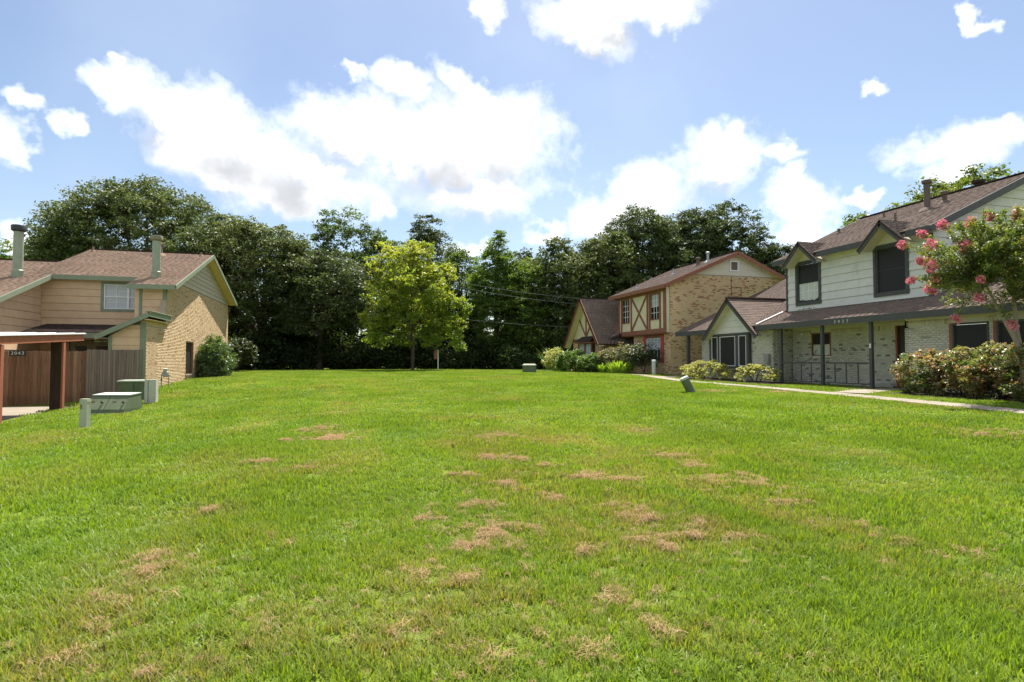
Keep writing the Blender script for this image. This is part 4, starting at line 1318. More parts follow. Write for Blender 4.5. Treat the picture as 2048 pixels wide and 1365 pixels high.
    for y in (ya - .02, yb + .02):
        for a, c in ((UEX - .02, RXx), (RXx, 32.1)):
            b = MB(); b.bar((a, y, uz(a) - .13), (c, y, uz(c) - .13), .04, .26, side=(0, 1, 0)); b.build('fascia', CH, root)
    # dormer hoods over the two upper windows, eave fascia between them
    DY = (18.15, 22.55)
    for a, c in ((ya, DY[0] - .98), (DY[0] + .98, DY[1] - .98), (DY[1] + .98, yb)):
        b = MB(); b.box((UEX - .045, a, ze - .25), (UEX - .005, c, ze + .01)); b.build('fascia', CH, root)
        b = MB(); b.box((UEX, a, ze - .17), (UX + .02, c, ze - .14)); b.build('soffit', MT['cream_siding'], root)
    for cy in DY:
        az, hw, gx = 7.20, .98, 20.5
        s_ = (az - 6.28) / hw
        fz = Fr((UX - .03, cy, 0), (0, 1, 0), (-1, 0, 0))
        b = MB(); b.prism([fz.p(-.80, 6.33, 0), fz.p(.80, 6.33, 0), fz.p(0, az - .12, 0)], (.2, 0, 0)); b.build('dormer_gable', MT['cream_siding'], root)
        for s in (-1, 1):
            b = MB(); b.bar((gx, cy, az - .13), (gx, cy + s * (hw + .08), az - .13 - s_ * (hw + .08)), .04, .22, side=(1, 0, 0)); b.build('fascia', CH, root)
            b = MB(); b.prism([(gx + .02, cy, az - .15), (UX - .03, cy, az - .15), (UX - .03, cy + s * hw, 6.13), (gx + .02, cy + s * hw, 6.13)], (0, 0, -.03)); b.build('soffit', MT['cream_siding'], root)
            y = cy + s * (hw + .1); zf = az - s_ * (hw + .1)
            sd = unit((0, -s, s_)); ln = (hw + .1) * math.sqrt(1 + s_ * s_)
            meet = lambda v: RXx - (UZ - (zf + v * sd[2])) / UM + .08 - (gx - .03)
            T = 22.4 - (gx - .03)
            if s < 0: shingles(root, (gx - .03, y, zf), (22.4, y, zf), sd, ln, MT['roof_grey'], uhi=lambda v: max(.1, meet(v)), seed=77)
            else: shingles(root, (22.4, y, zf), (gx - .03, y, zf), sd, ln, MT['roof_grey'], ulo=lambda v: min(T - .1, T - meet(v)), seed=78)
    # vents
    vent_pipe(root, 24.0, 18.9, uz(24.0), .12, 1.15, MT['roof_grey'], True, 'flue_pipe')
    vent_pipe(root, 24.6, 18.6, uz(24.6), .09, .35, MT['roof_grey'], True)
    vent_pipe(root, 22.8, 19.4, uz(22.8), .05, .45, MT['roof_grey'])
    vent_pipe(root, 23.8, 23.4, uz(23.8), .07, .25, MT['roof_grey'])
    vent_pipe(root, 24.9, 21.8, uz(24.9), .05, .25, MT['roof_grey'])
    vent_pipe(root, 26.9, 18.8, uz(26.9), .16, .5, MT['roof_dark'], True)
    vent_pipe(root, 27.8, 31.4, lz(27.8), .09, .85, MT['steel'], True, 'flue_pipe')
    # meter box, cable and small wall lamp on the porch
    b = MB(); b.box((20.03, 24.12, 1.42), (20.185, 24.45, 1.86)); b.build('meter_box', MT['steel'], root)
    b = MB(); b.tube([(21.36, 23.7, 1.5), (21.3, 23.2, 1.46), (21.34, 22.8, 1.62), (21.36, 22.5, 1.9), (21.36, 22.45, 2.05)], .018, 6); b.build('loose_cable', MT['wire'], root)
    b = MB(); b.box((21.3, 23.2, 2.78), (21.38, 23.34, 2.86)); b.build('porch_light', MT['white_paint'], root)
    return root


grey_house()

# ------------------------------------------------------------------ fence, carport, utilities
def fence():
    rnd = random.Random(17)
    Y = 28.78
    root = thing('board_fence', 'tall brown board fence with dog-eared pickets and number plate behind the carport', 'fence', (-12.4, Y, -.37))
    fr = Fr((0, Y, 0), (1, 0, 0), (0, -1, 0))
    def picket(r, x, w, z0, z1, m, ear=.03):
        b = MB(); t = rnd.random(); d = rnd.uniform(-.006, .006)
        lean = rnd.uniform(-.006, .006)
        ring = [(x + .004, z0), (x + w - .004, z0), (x + w - .004 + lean, z1 - ear), (x + w - ear + lean, z1), (x + ear + lean, z1), (x + .004 + lean, z1 - ear)]
        b.prism([fr.p(q[0], q[1], d) for q in ring], fr.N * .022, t)
        b.build('picket', m, r)
    x = -15.6
    while x < -10.95:
        picket(root, x, .145, -.42, 1.93 + rnd.uniform(-.02, .02), MT['picket_brown']); x += .145
    for z in (0.0, .8, 1.6):
        b = MB(); b.box((-15.6, Y + .03, z), (-10.93, Y + .07, z + .09)); b.build('rail', MT['picket_brown'], root)
    b = MB(); b.box((-13.68, Y - .05, 1.72), (-13.1, Y - .028, 1.95)); pl = b.build('number_plate', MT['plate'], root)
    lettering(pl, '2043', Fr((0, Y - .05, 0), (1, 0, 0), (0, -1, 0)), -13.39, 1.835, .2, .004, MT['lettering'], .125)
    r2 = thing('board_fence', 'weathered grey board fence between brown fence and brick corner', 'fence', (-9.8, Y, -.2))
    x = -10.92
    while x < -8.86:
        picket(r2, x, .1, -.55, 2.0 + rnd.uniform(-.008, .008), MT['picket_grey'], .004); x += .1
    for z in (0.2, 1.0, 1.7):
        b = MB(); b.box((-10.92, Y + .03, z), (-8.82, Y + .07, z + .09)); b.build('rail', MT['picket_grey'], r2)


fence()


def carport():
    root = thing('carport', 'open carport with rust red beam, thick posts and white metal roof edge', 'carport', (-9.6, 21.5, -.3))
    zb = lambda y: 1.97 + (y - 19.47) * .055        # underside of the side beam
    for y, w in ((19.62, .16), (23.3, .36)):
        z = zb(y)
        b = MB(); b.box((-9.52 - w, y - .07, -.7), (-9.56, y + .07, z)); p = b.build('post', MT['post_shaded'] if w > .2 else MT['carport_red'], root)
        b = MB(); b.box((-9.558, y - .075, -.5), (-9.50, y + .075, z - .02)); b.build('post_lit_side', MT['carport_red'], p)  # thick post: lit side painted red, shaded side painted dark
    for y in (19.62, 23.2):
        b = MB(); b.box((-16.1, y - .12, -.7), (-15.9, y + .12, zb(y))); b.build('post', MT['post_shaded'], root)
    b = MB(); b.bar((-9.52, 16.5, zb(16.5) + .12), (-9.52, 24.75, zb(24.75) + .12), .06, .24, side=(1, 0, 0)); b.build('side_beam', MT['carport_red'], root)
    b = MB(); b.bar((-16, 16.5, zb(16.5) + .12), (-16, 24.75, zb(24.75) + .12), .06, .24, side=(1, 0, 0)); b.build('side_beam', MT['carport_red'], root)
    b = MB(); b.box((-15.97, 24.7, zb(24.7) + .0), (-9.55, 24.76, zb(24.7) + .23)); b.build('end_beam', MT['carport_red'], root)
    for y in (17, 19.3, 21.6, 23.9):
        b = MB(); b.box((-15.97, y - .04, zb(y) + .07), (-9.55, y + .04, zb(y) + .21)); b.build('rafter', MT['post_shaded'], root)
    x = -16.15
    while x < -9.5:                    # ribbed metal panels
        b = MB()
        w = min(.6, -9.44 - x)
        z0, z1 = zb(16.4) + .245, zb(24.85) + .245
        prof = [(0, 0), (w * .42, 0), (w * .46, .03), (w * .54, .03), (w * .58, 0), (w - .004, 0), (w - .004, .018), (w * .585, .018), (w * .545, .048), (w * .455, .048), (w * .415, .018), (0, .018)]
        b.prism([(x + q[0], 16.4, z0 + q[1]) for q in prof], (0, 8.45, z1 - z0)); b.build('roof_panel', MT['metal_white'], root)
        x += .6


carport()


def pedestal(label, x, y, w, d, h, rot, lean=0.0, top=None):
    z = gz(x, y)
    root = thing('utility_pedestal', label, 'utility box', (x, y, z), 'utility pedestals on the lawn')
    b = MB()
    o = V(x, y, z)
    def pt(a, c, hh):
        q = V(a * math.cos(rot) - c * math.sin(rot), a * math.sin(rot) + c * math.cos(rot), hh)
        return o + q + V(lean * hh, 0, 0)
    ring = lambda s, hh: [pt(-w / 2 * s, -d / 2 * s, hh), pt(w / 2 * s, -d / 2 * s, hh), pt(w / 2 * s, d / 2 * s, hh), pt(-w / 2 * s, d / 2 * s, hh)]
    lo, hi = ring(1, -.15), ring(.97, h)
    b.add(lo + hi, [(0, 3, 2, 1), (4, 5, 6, 7), (0, 1, 5, 4), (1, 2, 6, 5), (2, 3, 7, 6), (3, 0, 4, 7)])
    body = b.build('body', MT['utility_pale'], root)
    b = MB(); lo, hi = ring(1.03, h - .07), ring(1.0, h + .012)
    b.add(lo + hi, [(0, 3, 2, 1), (4, 5, 6, 7), (0, 1, 5, 4), (1, 2, 6, 5), (2, 3, 7, 6), (3, 0, 4, 7)]); b.build('lid', MT['utility_pale'], root)
    b = MB(); q = [pt(-w * .42, -d / 2 - .004, h * .66), pt(-w * .15, -d / 2 - .004, h * .66), pt(-w * .15, -d / 2 - .004, h * .82), pt(-w * .42, -d / 2 - .004, h * .82)]
    b.prism(q, (0, -.004, 0)); b.build('warning_label', MT['cap_rust'], root)
    return root


pedestal('slim pale green utility pedestal standing alone on the left lawn', -6.62, 17.44, .19, .15, .74, -.3)


def transformer():
    """double cabinet with sloping fronts"""
    x, y = -7.1, 20.75
    z = gz(x, y) - .02
    root = thing('transformer_cabinet', 'low green double transformer cabinet with sloping fronts on the lawn', 'utility box', (x, y, z))
    U = unit((.95, -.22, 0)); N = V(U[1], -U[0], 0)
    o = V(x, y, z)
    pad = MB(); pad.prism([o - U * .68 - N * .5 + V(0, 0, -.12), o + U * .70 - N * .5 + V(0, 0, -.12), o + U * .70 + N * .58 + V(0, 0, -.12), o - U * .68 + N * .58 + V(0, 0, -.12)], (0, 0, .15)); pad.build('pad', MT['concrete'], root)
    for s in (-1, 1):
        a0, a1 = (-.64, -.010) if s < 0 else (.010, .60)
        lo = [(a0, -.45, .03), (a1, -.45, .03), (a1, .52, .03), (a0, .52, .03)]
        mid = [(a0, -.45, .14), (a1, -.45, .14), (a1 - .0, .50, .14), (a0, .50, .14)]
        sh = .10 if s < 0 else 0.0; sh2 = .0 if s < 0 else .04
        hi = [(a0 + sh, -.42, .58), (a1 - sh2, -.42, .58), (a1 - sh2, .16, .54), (a0 + sh, .16, .54)]
        vs = [o + U * q[0] + N * q[1] + V(0, 0, q[2]) for q in lo + mid + hi]
        fs = [(0, 3, 2, 1), (8, 9, 10, 11)] + [(k, (k + 1) % 4, 4 + (k + 1) % 4, 4 + k) for k in range(4)] + [(4 + k, 4 + (k + 1) % 4, 8 + (k + 1) % 4, 8 + k) for k in range(4)]
        fs = [f[::-1] for f in fs]
        b = MB(); b.add(vs, fs); c = b.build('cabinet', MT['utility_green'], root)
        b = MB(); b.prism([o + U * (q[0] + (.015 if k in (1, 2) else -.015)) + N * (q[1] + (.02 if k > 1 else -.02)) + V(0, 0, q[2] + .004) for k, q in enumerate(hi)], (0, 0, .028)); b.build('cabinet_top', MT['utility_top'], root)
        m = (a0 + a1) / 2
        b = MB(); b.tube([o + U * (m + .2) + N * .36 + V(0, 0, .33), o + U * (m + .2) + N * .42 + V(0, 0, .36)], .03, 8); b.build('lock', MT['cap_dark'], c)
        b = MB(); b.prism([o + U * (m - .16 + i) + N * q + V(0, 0, h) for i, q, h in ((0, .31, .38), (.12, .31, .38), (.12, .27, .44), (0, .27, .44))], N * .004); b.build('warning_label', MT['cap_rust'], c)


transformer()


def cabinet_back():
    x, y = -7.75, 24.9
    z = gz(x, y)
    root = thing('switch_cabinet', 'dark green square utility cabinet beside the weathered fence', 'utility box', (x, y, z))
    b = MB(); b.box((x - .52, y - .4, z - .1), (x + .5, y + .4, z + .74)); b.build('body', MT['utility_green'], root)
    b = MB(); b.box((x - .55, y - .44, z + .745), (x + .53, y + .44, z + .80)); b.build('lid', MT['utility_top'], root)
    b = MB(); b.box((x - .02, y - .412, z + .05), (x + .0, y - .402, z + .70)); b.build('door_seam', MT['cap_dark'], root)
    x, y = -6.62, 22.6
    z = gz(x, y)
    root = thing('meter_pedestal', 'pale grey metal meter pedestal next to the green transformer cabinet', 'utility box', (x, y, z))
    for i, (a, c) in enumerate(((-.18, -.08), (-.06, .17))):
        b = MB(); b.box((x + a, y - .12, z - .1), (x + c, y + .14, z + .84)); b.build('cover', MT['utility_grey'], root)
    b = MB(); b.box((x - .08, y - .10, z - .1), (x - .06, y + .12, z + .83)); b.build('gap_plate', MT['cap_dark'], root)
    b = MB(); b.box((x - .22, y - .16, z - .1), (x + .22, y + .18, z + .06)); b.build('foot', MT['utility_grey'], root)


cabinet_back()


def gas_meter():
    x, y = -8.28, 29.6
    z = gz(x, y)
    root = thing('gas_meter', 'small grey gas meter with pipes against the brick wall', 'meter', (x, y, z))
    b = MB(); b.tube([(x, y, z - .1), (x, y, z + .62)], .025, 8); b.tube([(x, y, z + .6), (x + .3, y - .02, z + .6)], .022, 8); b.tube([(x + .3, y - .02, z + .6), (x + .3, y - .02, z - .1)], .022, 8)
    b.build('pipe', MT['steel'], root, smooth=True)
    b = MB(); b.tube([(x + .15, y - .11, z + .66), (x + .15, y + .12, z + .66)], .13, 14); b.build('meter_body', MT['steel'], root, smooth=True)
    b = MB(); b.tube([(x + .15, y, z + .78), (x + .15, y, z + .9), (x + .15, y, z + .93)], [.06, .11, .05], 12); b.build('regulator', MT['utility_grey'], root, smooth=True)
    b = MB(); b.tube([(x + .02, y - .03, z + .4), (x + .02, y - .1, z + .42)], .03, 8); b.build('valve', MT['cap_dark'], root)


gas_meter()


def bollard(label, x, y, r, h, lean, m, capm):
    z = gz(x, y)
    root = thing('utility_bollard', label, 'bollard', (x, y, z))
    L_ = V(*lean)
    o = V(x, y, z)
    b = MB(); b.tube([o - L_ * .1, o + L_ * (h - .05), o + L_ * (h - .02), o + L_ * h], [r, r, r * 1.0, r * .96], 18); b.build('body', m, root, smooth=True)
    b = MB(); b.tube([o + L_ * (h - .06), o + L_ * (h + .02), o + L_ * (h + .035)], [r * 1.06, r * 1.06, r * .8], 18); b.build('cap', capm, root, smooth=True)
    b = MB(); b.tube([o + L_ * (h * .45), o + L_ * (h * .45 + .03)], [r * 1.03, r * 1.03], 18); b.build('band', m, root)


bollard('leaning green utility bollard with pale cap on the lawn near the sidewalk', 12.15, 18.7, .155, .62, unit((-.42, .15, .9)), MT['utility_green'], MT['utility_top'])
bollard('white upright bollard on grass before the half-timbered townhouse', 18.0, 31.75, .125, .92, (0, 0, 1), MT['utility_top'], MT['white_paint'])


def green_box():
    x, y = 11.8, 37.6
    z = gz(x, y)
    root = thing('utility_cabinet', 'small green utility cabinet alone at the far end of the lawn', 'utility box', (x, y, z))
    b = MB(); lo = [(x - .4, y - .38, z - .1), (x + .4, y - .38, z - .1), (x + .4, y + .38, z - .1), (x - .4, y + .38, z - .1)]
    hi = [(x - .37, y - .35, z + .52), (x + .37, y - .35, z + .52), (x + .37, y + .35, z + .52), (x - .37, y + .35, z + .52)]
    b.add(lo + hi, [(0, 3, 2, 1), (4, 5, 6, 7), (0, 1, 5, 4), (1, 2, 6, 5), (2, 3, 7, 6), (3, 0, 4, 7)]); b.build('body', MT['utility_green'], root)
    b = MB(); lo = [(x - .4, y - .38, z + .525), (x + .4, y - .38, z + .525), (x + .4, y + .38, z + .525), (x - .4, y + .38, z + .525)]
    hi = [(x - .3, y - .28, z + .62), (x + .3, y - .28, z + .62), (x + .3, y + .28, z + .62), (x - .3, y + .28, z + .62)]
    b.add(lo + hi, [(0, 3, 2, 1), (4, 5, 6, 7), (0, 1, 5, 4), (1, 2, 6, 5), (2, 3, 7, 6), (3, 0, 4, 7)]); b.build('lid', MT['utility_pale'], root)


green_box()


def sign_post():
    x, y = 7.3, 49.6
    z = gz(x, y)
    root = thing('sign_post', 'thin white post with small reddish sign beside the young tree', 'sign', (x, y, z))
    b = MB(); b.tube([(x, y, z - .2), (x, y, z + 1.75)], .045, 8); b.build('post', MT['white_paint'], root)
    b = MB(); b.box((x - .36, y - .07, z + .95), (x - .06, y - .05, z + 1.75)); b.build('sign_board', MT['sign_back'], root)


sign_post()


def power_lines():
    x, y = 5.72, 55.3
    z = gz(x, y)
    root = thing('utility_pole', 'wooden utility pole hidden behind the young light green tree', 'utility pole', (x, y, z))
    b = MB(); b.tube([(x, y, z - .5), (x, y, z + 5), (x, y, z + 9.9)], [.16, .14, .11], 10); b.build('pole', MT['wood_pole'], root, smooth=True)
    b = MB(); b.bar((x - .9, y, z + 9.3), (x + .9, y, z + 9.3), .1, .1); b.build('crossarm', MT['wood_pole'], root)
    def wire(label, p0, p1, p2, sag):
        b = MB(); pts = []
        for a, c in ((p0, p1), (p1, p2)):
            for t in np.linspace(0, 1, 14)[(0 if a is p0 else 1):]:
                q = V(*a) * (1 - t) + V(*c) * t; q[2] -= sag * 4 * t * (1 - t); pts.append(q)
        b.tube(pts, .011, 5)
        o = b.build('power_line', MT['wire'], None, label=label, cat='wire'); o['group'] = 'overhead wires'
    z0 = z
    wire('topmost overhead wire in front of the dark trees', (-22, 60, 11.2), (x - .8, y, z0 + 9.4), (30, 47.5, 6.9), .7)
    wire('middle overhead wire in front of the dark trees', (-22, 60, 10.2), (x + .8, y, z0 + 8.7), (30, 47.5, 6.4), .7)
    wire('lowest overhead wire in front of the dark trees', (-22, 60, 7.2), (x, y - .15, z0 + 5.4), (30, 47.5, 4.6), .5)


power_lines()


def porch_box():
    x, y, z = 21.05, 18.75, .42
    root = thing('small_carton', 'small white carton tilted on the porch floor by the dark door', 'carton', (x, y, z))
    b = MB(); U = unit((.5, .8, .12)); W = unit((-.8, .5, 0)); H = np.cross(U, W); H = H if H[2] > 0 else -H
    o = V(x, y, z + .02)
    b.prism([o, o + U * .24, o + U * .24 + W * .18, o + W * .18], H * .16); b.build('body', MT['board_white'], root)
    b = MB(); b.prism([o + H * .162 - U * .01, o + H * .162 + U * .25, o + H * .162 + U * .25 + W * .08, o + H * .162 - U * .01 + W * .08], H * .006); b.build('flap', MT['white_paint'], root)


porch_box()

# ------------------------------------------------------------------ foliage
def leaf_quads(rng, c, size, aspect=.5, up=.6, tint=None, dirs=None):
    """leaf-shaped quads at centres c"""
    n = len(c)
    nrm = rng.normal(size=(n, 3)); nrm /= np.linalg.norm(nrm, axis=1, keepdims=True)
    nrm[:, 2] = np.abs(nrm[:, 2]) + up
    nrm /= np.linalg.norm(nrm, axis=1, keepdims=True)
    d = rng.normal(size=(n, 3)) if dirs is None else dirs + rng.normal(size=(n, 3)) * .35
    d -= nrm * (d * nrm).sum(1, keepdims=True)
    d /= np.linalg.norm(d, axis=1, keepdims=True) + 1e-9
    s = np.cross(nrm, d)
    L = size * rng.uniform(.65, 1.35, (n, 1)); W = L * aspect * rng.uniform(.8, 1.2, (n, 1))
    bend = nrm * L * .10
    v = np.stack([c - d * L / 2 - bend, c + s * W / 2, c + d * L / 2 - bend, c - s * W / 2], 1).reshape(-1, 3)
    f = np.arange(n * 4).reshape(n, 4)
    t = rng.random(n) if tint is None else np.clip(tint + rng.normal(size=n) * .16, 0, 1)
    return v, f, t


def lobed(rng, dirs, k=9, amp=.28):
    """uneven radius over directions: a handful of random bulges"""
    c = rng.normal(size=(k, 3)); c /= np.linalg.norm(c, axis=1, keepdims=True)
    a = rng.uniform(-.6, 1.0, k)
    w = np.exp(-((1 - dirs @ c.T) / .16))
    return 1 + amp * (w * a).sum(1)


def crown_points(rng, centre, rad, n_clump, per, clump_r, shell=.55, amp=.28, flat=.6, lobes=9, cut=-.75):
    d = rng.normal(size=(n_clump * 2, 3)); d /= np.linalg.norm(d, axis=1, keepdims=True)
    d = d[d[:, 2] > cut][:n_clump]
    r = (shell + (1 - shell) * rng.random(len(d)) ** .6) * lobed(rng, d, lobes, amp)
    cc = np.asarray(centre) + d * r[:, None] * np.asarray(rad)
    cr = clump_r * rng.uniform(.55, 1.35, len(d))
    # every clump is a handful of flattened sprays, fullest on its outer and upper side
    ns = 9
    sd = rng.normal(size=(len(d), ns, 3)) + d[:, None] * .55 + np.array([0, 0, .45])
    sd /= np.linalg.norm(sd, axis=2, keepdims=True)
    sc = cc[:, None] + sd * (cr[:, None] * rng.uniform(.45, 1.05, (len(d), ns)))[..., None] * np.array([1, 1, flat + .1])
    k = rng.integers(max(2, int(per * .5 / ns)), int(per * 1.6 / ns) + 2, len(d) * ns)
    si = np.repeat(np.arange(len(d) * ns), k)
    idx = si // ns
    off = rng.normal(size=(len(si), 3)); off /= np.linalg.norm(off, axis=1, keepdims=True)
    off *= (rng.random(len(si)) ** .5)[:, None] * np.array([1, 1, flat * .75])
    pts = sc.reshape(-1, 3)[si] + off * (cr[idx] * .46)[:, None]
    return pts, idx, cc, cr


def tree(name, label, x, y, h, w, leafm, seed, crown_lo=.25, n_clump=200, per=120, leaf_s=.2, clump_r=1.0, fill=True, depth=None, group=None, bark='bark', trunk_r=None,
         amp=.28, shell=.5, tops=None, cat='tree', limbs=7, flat=.6, tint_top=0.0, z=None, lobes=9):
    rng = np.random.default_rng(seed)
    z = gz(x, y) if z is None else z
    root = thing(name, label, cat, (x, y, z), group)
    depth = depth or w
    if fill: n_clump = int(n_clump * 1.4); leaf_s *= 1.18; clump_r *= 1.05; per = int(per * 1.1)
    zl = h * crown_lo
    cz = z + (zl + h) / 2; rzv = (h - zl) / 2 * .92
    pts, idx, cc, cr = crown_points(rng, (x, y, cz), (w / 2 * .93, depth / 2 * .93, rzv), n_clump, per, clump_r, shell, amp, flat, lobes)
    if tops:
        for (dx, dz, tw, th, nc) in tops:      # extra leaders that break the outline
            p2, i2, c2, r2 = crown_points(rng, (x + dx, y, z + dz), (tw / 2, tw / 2, th / 2), nc, per, clump_r * .85, .3, amp, flat)
            pts = np.concatenate([pts, p2]); idx = np.concatenate([idx, i2 + len(cc)]); cc = np.concatenate([cc, c2]); cr = np.concatenate([cr, r2])
    ct = rng.random(len(cc)) * .7 + .15
    tint = ct[idx]
    if tint_top: tint = tint * (1 - tint_top) + tint_top * np.clip((pts[:, 2] - z - zl) / (h - zl), 0, 1)
    v, f, t = leaf_quads(rng, pts, leaf_s, .55, .35, tint)
    o3 = np.array([x, y, z])
    me = np_mesh('crown', v - o3, f, t)
    link_mesh('crown', me, LEAF[leafm], root)
    tr = trunk_r or .025 * h
    b = MB()
    lean = rng.uniform(-.03, .03, 2) * h
    p = [V(x, y, z - .4), V(x, y, z + .25), V(x + lean[0] * .3, y + lean[1] * .3, z + zl * .6 + .5), V(x + lean[0] * .7, y + lean[1] * .7, z + zl + (h - zl) * .35), V(x + lean[0], y + lean[1], z + zl + (h - zl) * .8)]
    b.tube(p, [tr * 1.5, tr * 1.08, tr * .85, tr * .55, tr * .12], 9)
    tk = b.build('trunk', MT[bark], root, smooth=True)
    order = rng.permutation(len(cc))[:limbs]
    for k in order:
        t0 = rng.uniform(.1, .7)
        s = p[2] * (1 - t0) + p[3] * t0
        e = cc[k]
        m = (s + e) / 2 + V(0, 0, .06 * h) * rng.uniform(.2, 1)
        b = MB(); b.tube([s, s * .4 + m * .6, e * .45 + m * .55, e], [tr * .42, tr * .33, tr * .22, tr * .06], 7); b.build('limb', MT[bark], tk, smooth=True)
    return root


# trees behind the lawn, left to right
BG = 'trees closing the far end of the lawn'
tree('live_oak', 'huge spreading live oak rising behind the peach townhouse roof', -20.5, 68, 18.4, 22.5, 'oak', 101, .16, 520, 130, .24, 1.45, group=BG, depth=16, amp=.22, shell=.6, trunk_r=.6, limbs=14, tops=[(-1.5, 16.8, 9, 4.5, 50)])
tree('live_oak', 'broad live oak right of the brick gable, hanging low over dark shade', -8.4, 60.5, 13.9, 14.6, 'oak', 102, .20, 380, 130, .22, 1.25, group=BG, depth=13, amp=.2, shell=.6, trunk_r=.5, limbs=12)
tree('live_oak', 'low rounded oak filling the gap beside the brick gable', -2.8, 57.5, 10.6, 9.5, 'oak_dark', 103, .22, 200, 120, .22, 1.1, group=BG, trunk_r=.3)
tree('wood_tree', 'slender open-crowned tree left of the young tree, sky through its top', -1.6, 69, 16.6, 6.8, 'wood', 104, .12, 130, 100, .22, 1.05, group=BG, amp=.45, shell=.35, tops=[(-.6, 15.5, 3.2, 3.0, 14)])
tree('wood_tree', 'thin leggy tree with two tufts just left of the young tree top', 2.6, 70, 16.4, 6.2, 'wood', 105, .12, 110, 95, .22, 1.0, group=BG, amp=.5, shell=.3, tops=[(-1.3, 15.8, 2.4, 2.4, 10), (1.6, 14.6, 2.6, 2, 10)])
tree('wood_tree', 'tall dark tree peeking over the yellow top of the young tree', 8.6, 68.3, 16.8, 8, 'oak_dark', 106, .12, 170, 100, .22, 1.05, group=BG, amp=.4, shell=.4, tops=[(-.3, 16, 3, 2.8, 14)])
tree('wood_tree', 'dark rounded tree right behind the young tree', 11.6, 63.5, 13.8, 6.6, 'wood', 107, .1, 150, 100, .21, 1.0, group=BG, amp=.35)
tree('wood_tree', 'pointed light green tree in the middle of the far tree line', 14.8, 58.3, 13.3, 5.8, 'wood_light', 108, .08, 150, 100, .2, .9, group=BG, amp=.35, tops=[(.1, 13.2, 1.4, 2.6, 10)])
tree('wood_tree', 'light green leafy tree between the pointed tree and the oaks', 17.6, 57, 11.6, 6.0, 'wood_light', 109, .06, 150, 100, .2, .95, group=BG, amp=.35)
tree('pine_tree', 'dark round-topped tree far behind the pointed light green tree', 19.8, 66, 14.6, 5.6, 'oak_dark', 110, .3, 110, 110, .2, .9, group=BG, amp=.25)
tree('live_oak', 'oak with silvery leaves standing left of the half-timbered gable', 21.5, 55.5, 12.9, 8.0, 'oak', 111, .1, 230, 115, .2, 1.0, group=BG, amp=.25, tops=[(-1.6, 12.2, 3, 2.6, 14)])
tree('live_oak', 'oak behind the half-timbered wing roof', 26.0, 56, 15.2, 9.6, 'oak', 112, .12, 260, 120, .21, 1.1, group=BG, amp=.25)
tree('live_oak', 'tallest oak of the group above the half-timbered roof, left half', 31.0, 57, 17.5, 10, 'oak_dark', 113, .15, 290, 120, .22, 1.15, group=BG, amp=.25, trunk_r=.4)
tree('live_oak', 'tallest oak of the group above the half-timbered roof, right half', 37.0, 57.5, 18.0, 9.6, 'oak_dark', 114, .15, 280, 120, .22, 1.15, group=BG, amp=.25, trunk_r=.4)
tree('live_oak', 'oak rising above the peak of the golden brick gable', 40.4, 54, 17.4, 8.0, 'oak_dark', 115, .15, 230, 115, .22, 1.1, group=BG, amp=.25)
tree('live_oak', 'narrow oak at the right edge of the oak group', 42.8, 51, 14.6, 5.0, 'oak_dark', 116, .2, 120, 110, .21, .95, group=BG, amp=.4)
tree('pecan_tree', 'low yellow green tree peeking over the grey townhouse left roof', 42.6, 38.4, 13.6, 7.5, 'pecan', 117, .3, 130, 90, .24, 1.1, group='trees behind the grey townhouse', amp=.4)
tree('pecan_tree', 'yellow green tree behind the flue pipe of the grey townhouse', 45.4, 35.8, 14.8, 7.6, 'pecan', 118, .3, 170, 90, .24, 1.05, group='trees behind the grey townhouse', amp=.5, shell=.4)
tree('pecan_tree', 'tallest yellow green tree above the right end of the grey roof', 47.6, 32.6, 15.4, 9.6, 'pecan', 119, .3, 230, 90, .24, 1.05, group='trees behind the grey townhouse', amp=.5, shell=.4)
tree('wood_tree', 'light green tree at the far left edge behind the flue', -43.5, 90, 17.0, 8, 'wood_light', 120, .2, 90, 90, .26, 1.2, group=BG)
tree('wood_tree', 'small dark tree between far left flue and the live oak', -38.5, 88, 16.2, 7, 'wood', 121, .2, 90, 90, .26, 1.2, group=BG)
tree('wood_tree', 'mid green tree behind the low oak at left', -5.2, 72, 13.5, 8, 'wood', 122, .1, 120, 90, .24, 1.1, group=BG)
tree('wood_tree', 'dark tree filling in behind the young tree', 5.6, 62, 11.5, 8, 'oak_dark', 123, .08, 160, 100, .22, 1.1, group=BG)
tree('young_tree', 'young light green tree with yellowing top standing alone on the lawn', 5.0, 48.3, 9.8, 6.6, 'young', 130, .2, 80, 85, .19, .72, amp=.4, shell=.2, trunk_r=.12, limbs=18, flat=.75, tint_top=.38, lobes=14,
     tops=[(-.9, 9.1, 4.0, 2.0, 26), (1.7, 7.8, 4.2, 2.0, 26), (-2.5, 7.3, 2.5, 1.8, 15), (.4, 5.9, 5.8, 2.2, 30), (-2.8, 4.5, 2.5, 2.0, 16), (3.2, 5.5, 2.1, 1.8, 13), (-2.1, 2.7, 3.5, 1.5, 19), (2.6, 2.7, 3.0, 1.6, 19), (.8, 3.1, 3.2, 2.0, 18), (.5, 9.9, 1.8, 1.1, 8), (2.9, 4.0, 2.3, 1.5, 12)])


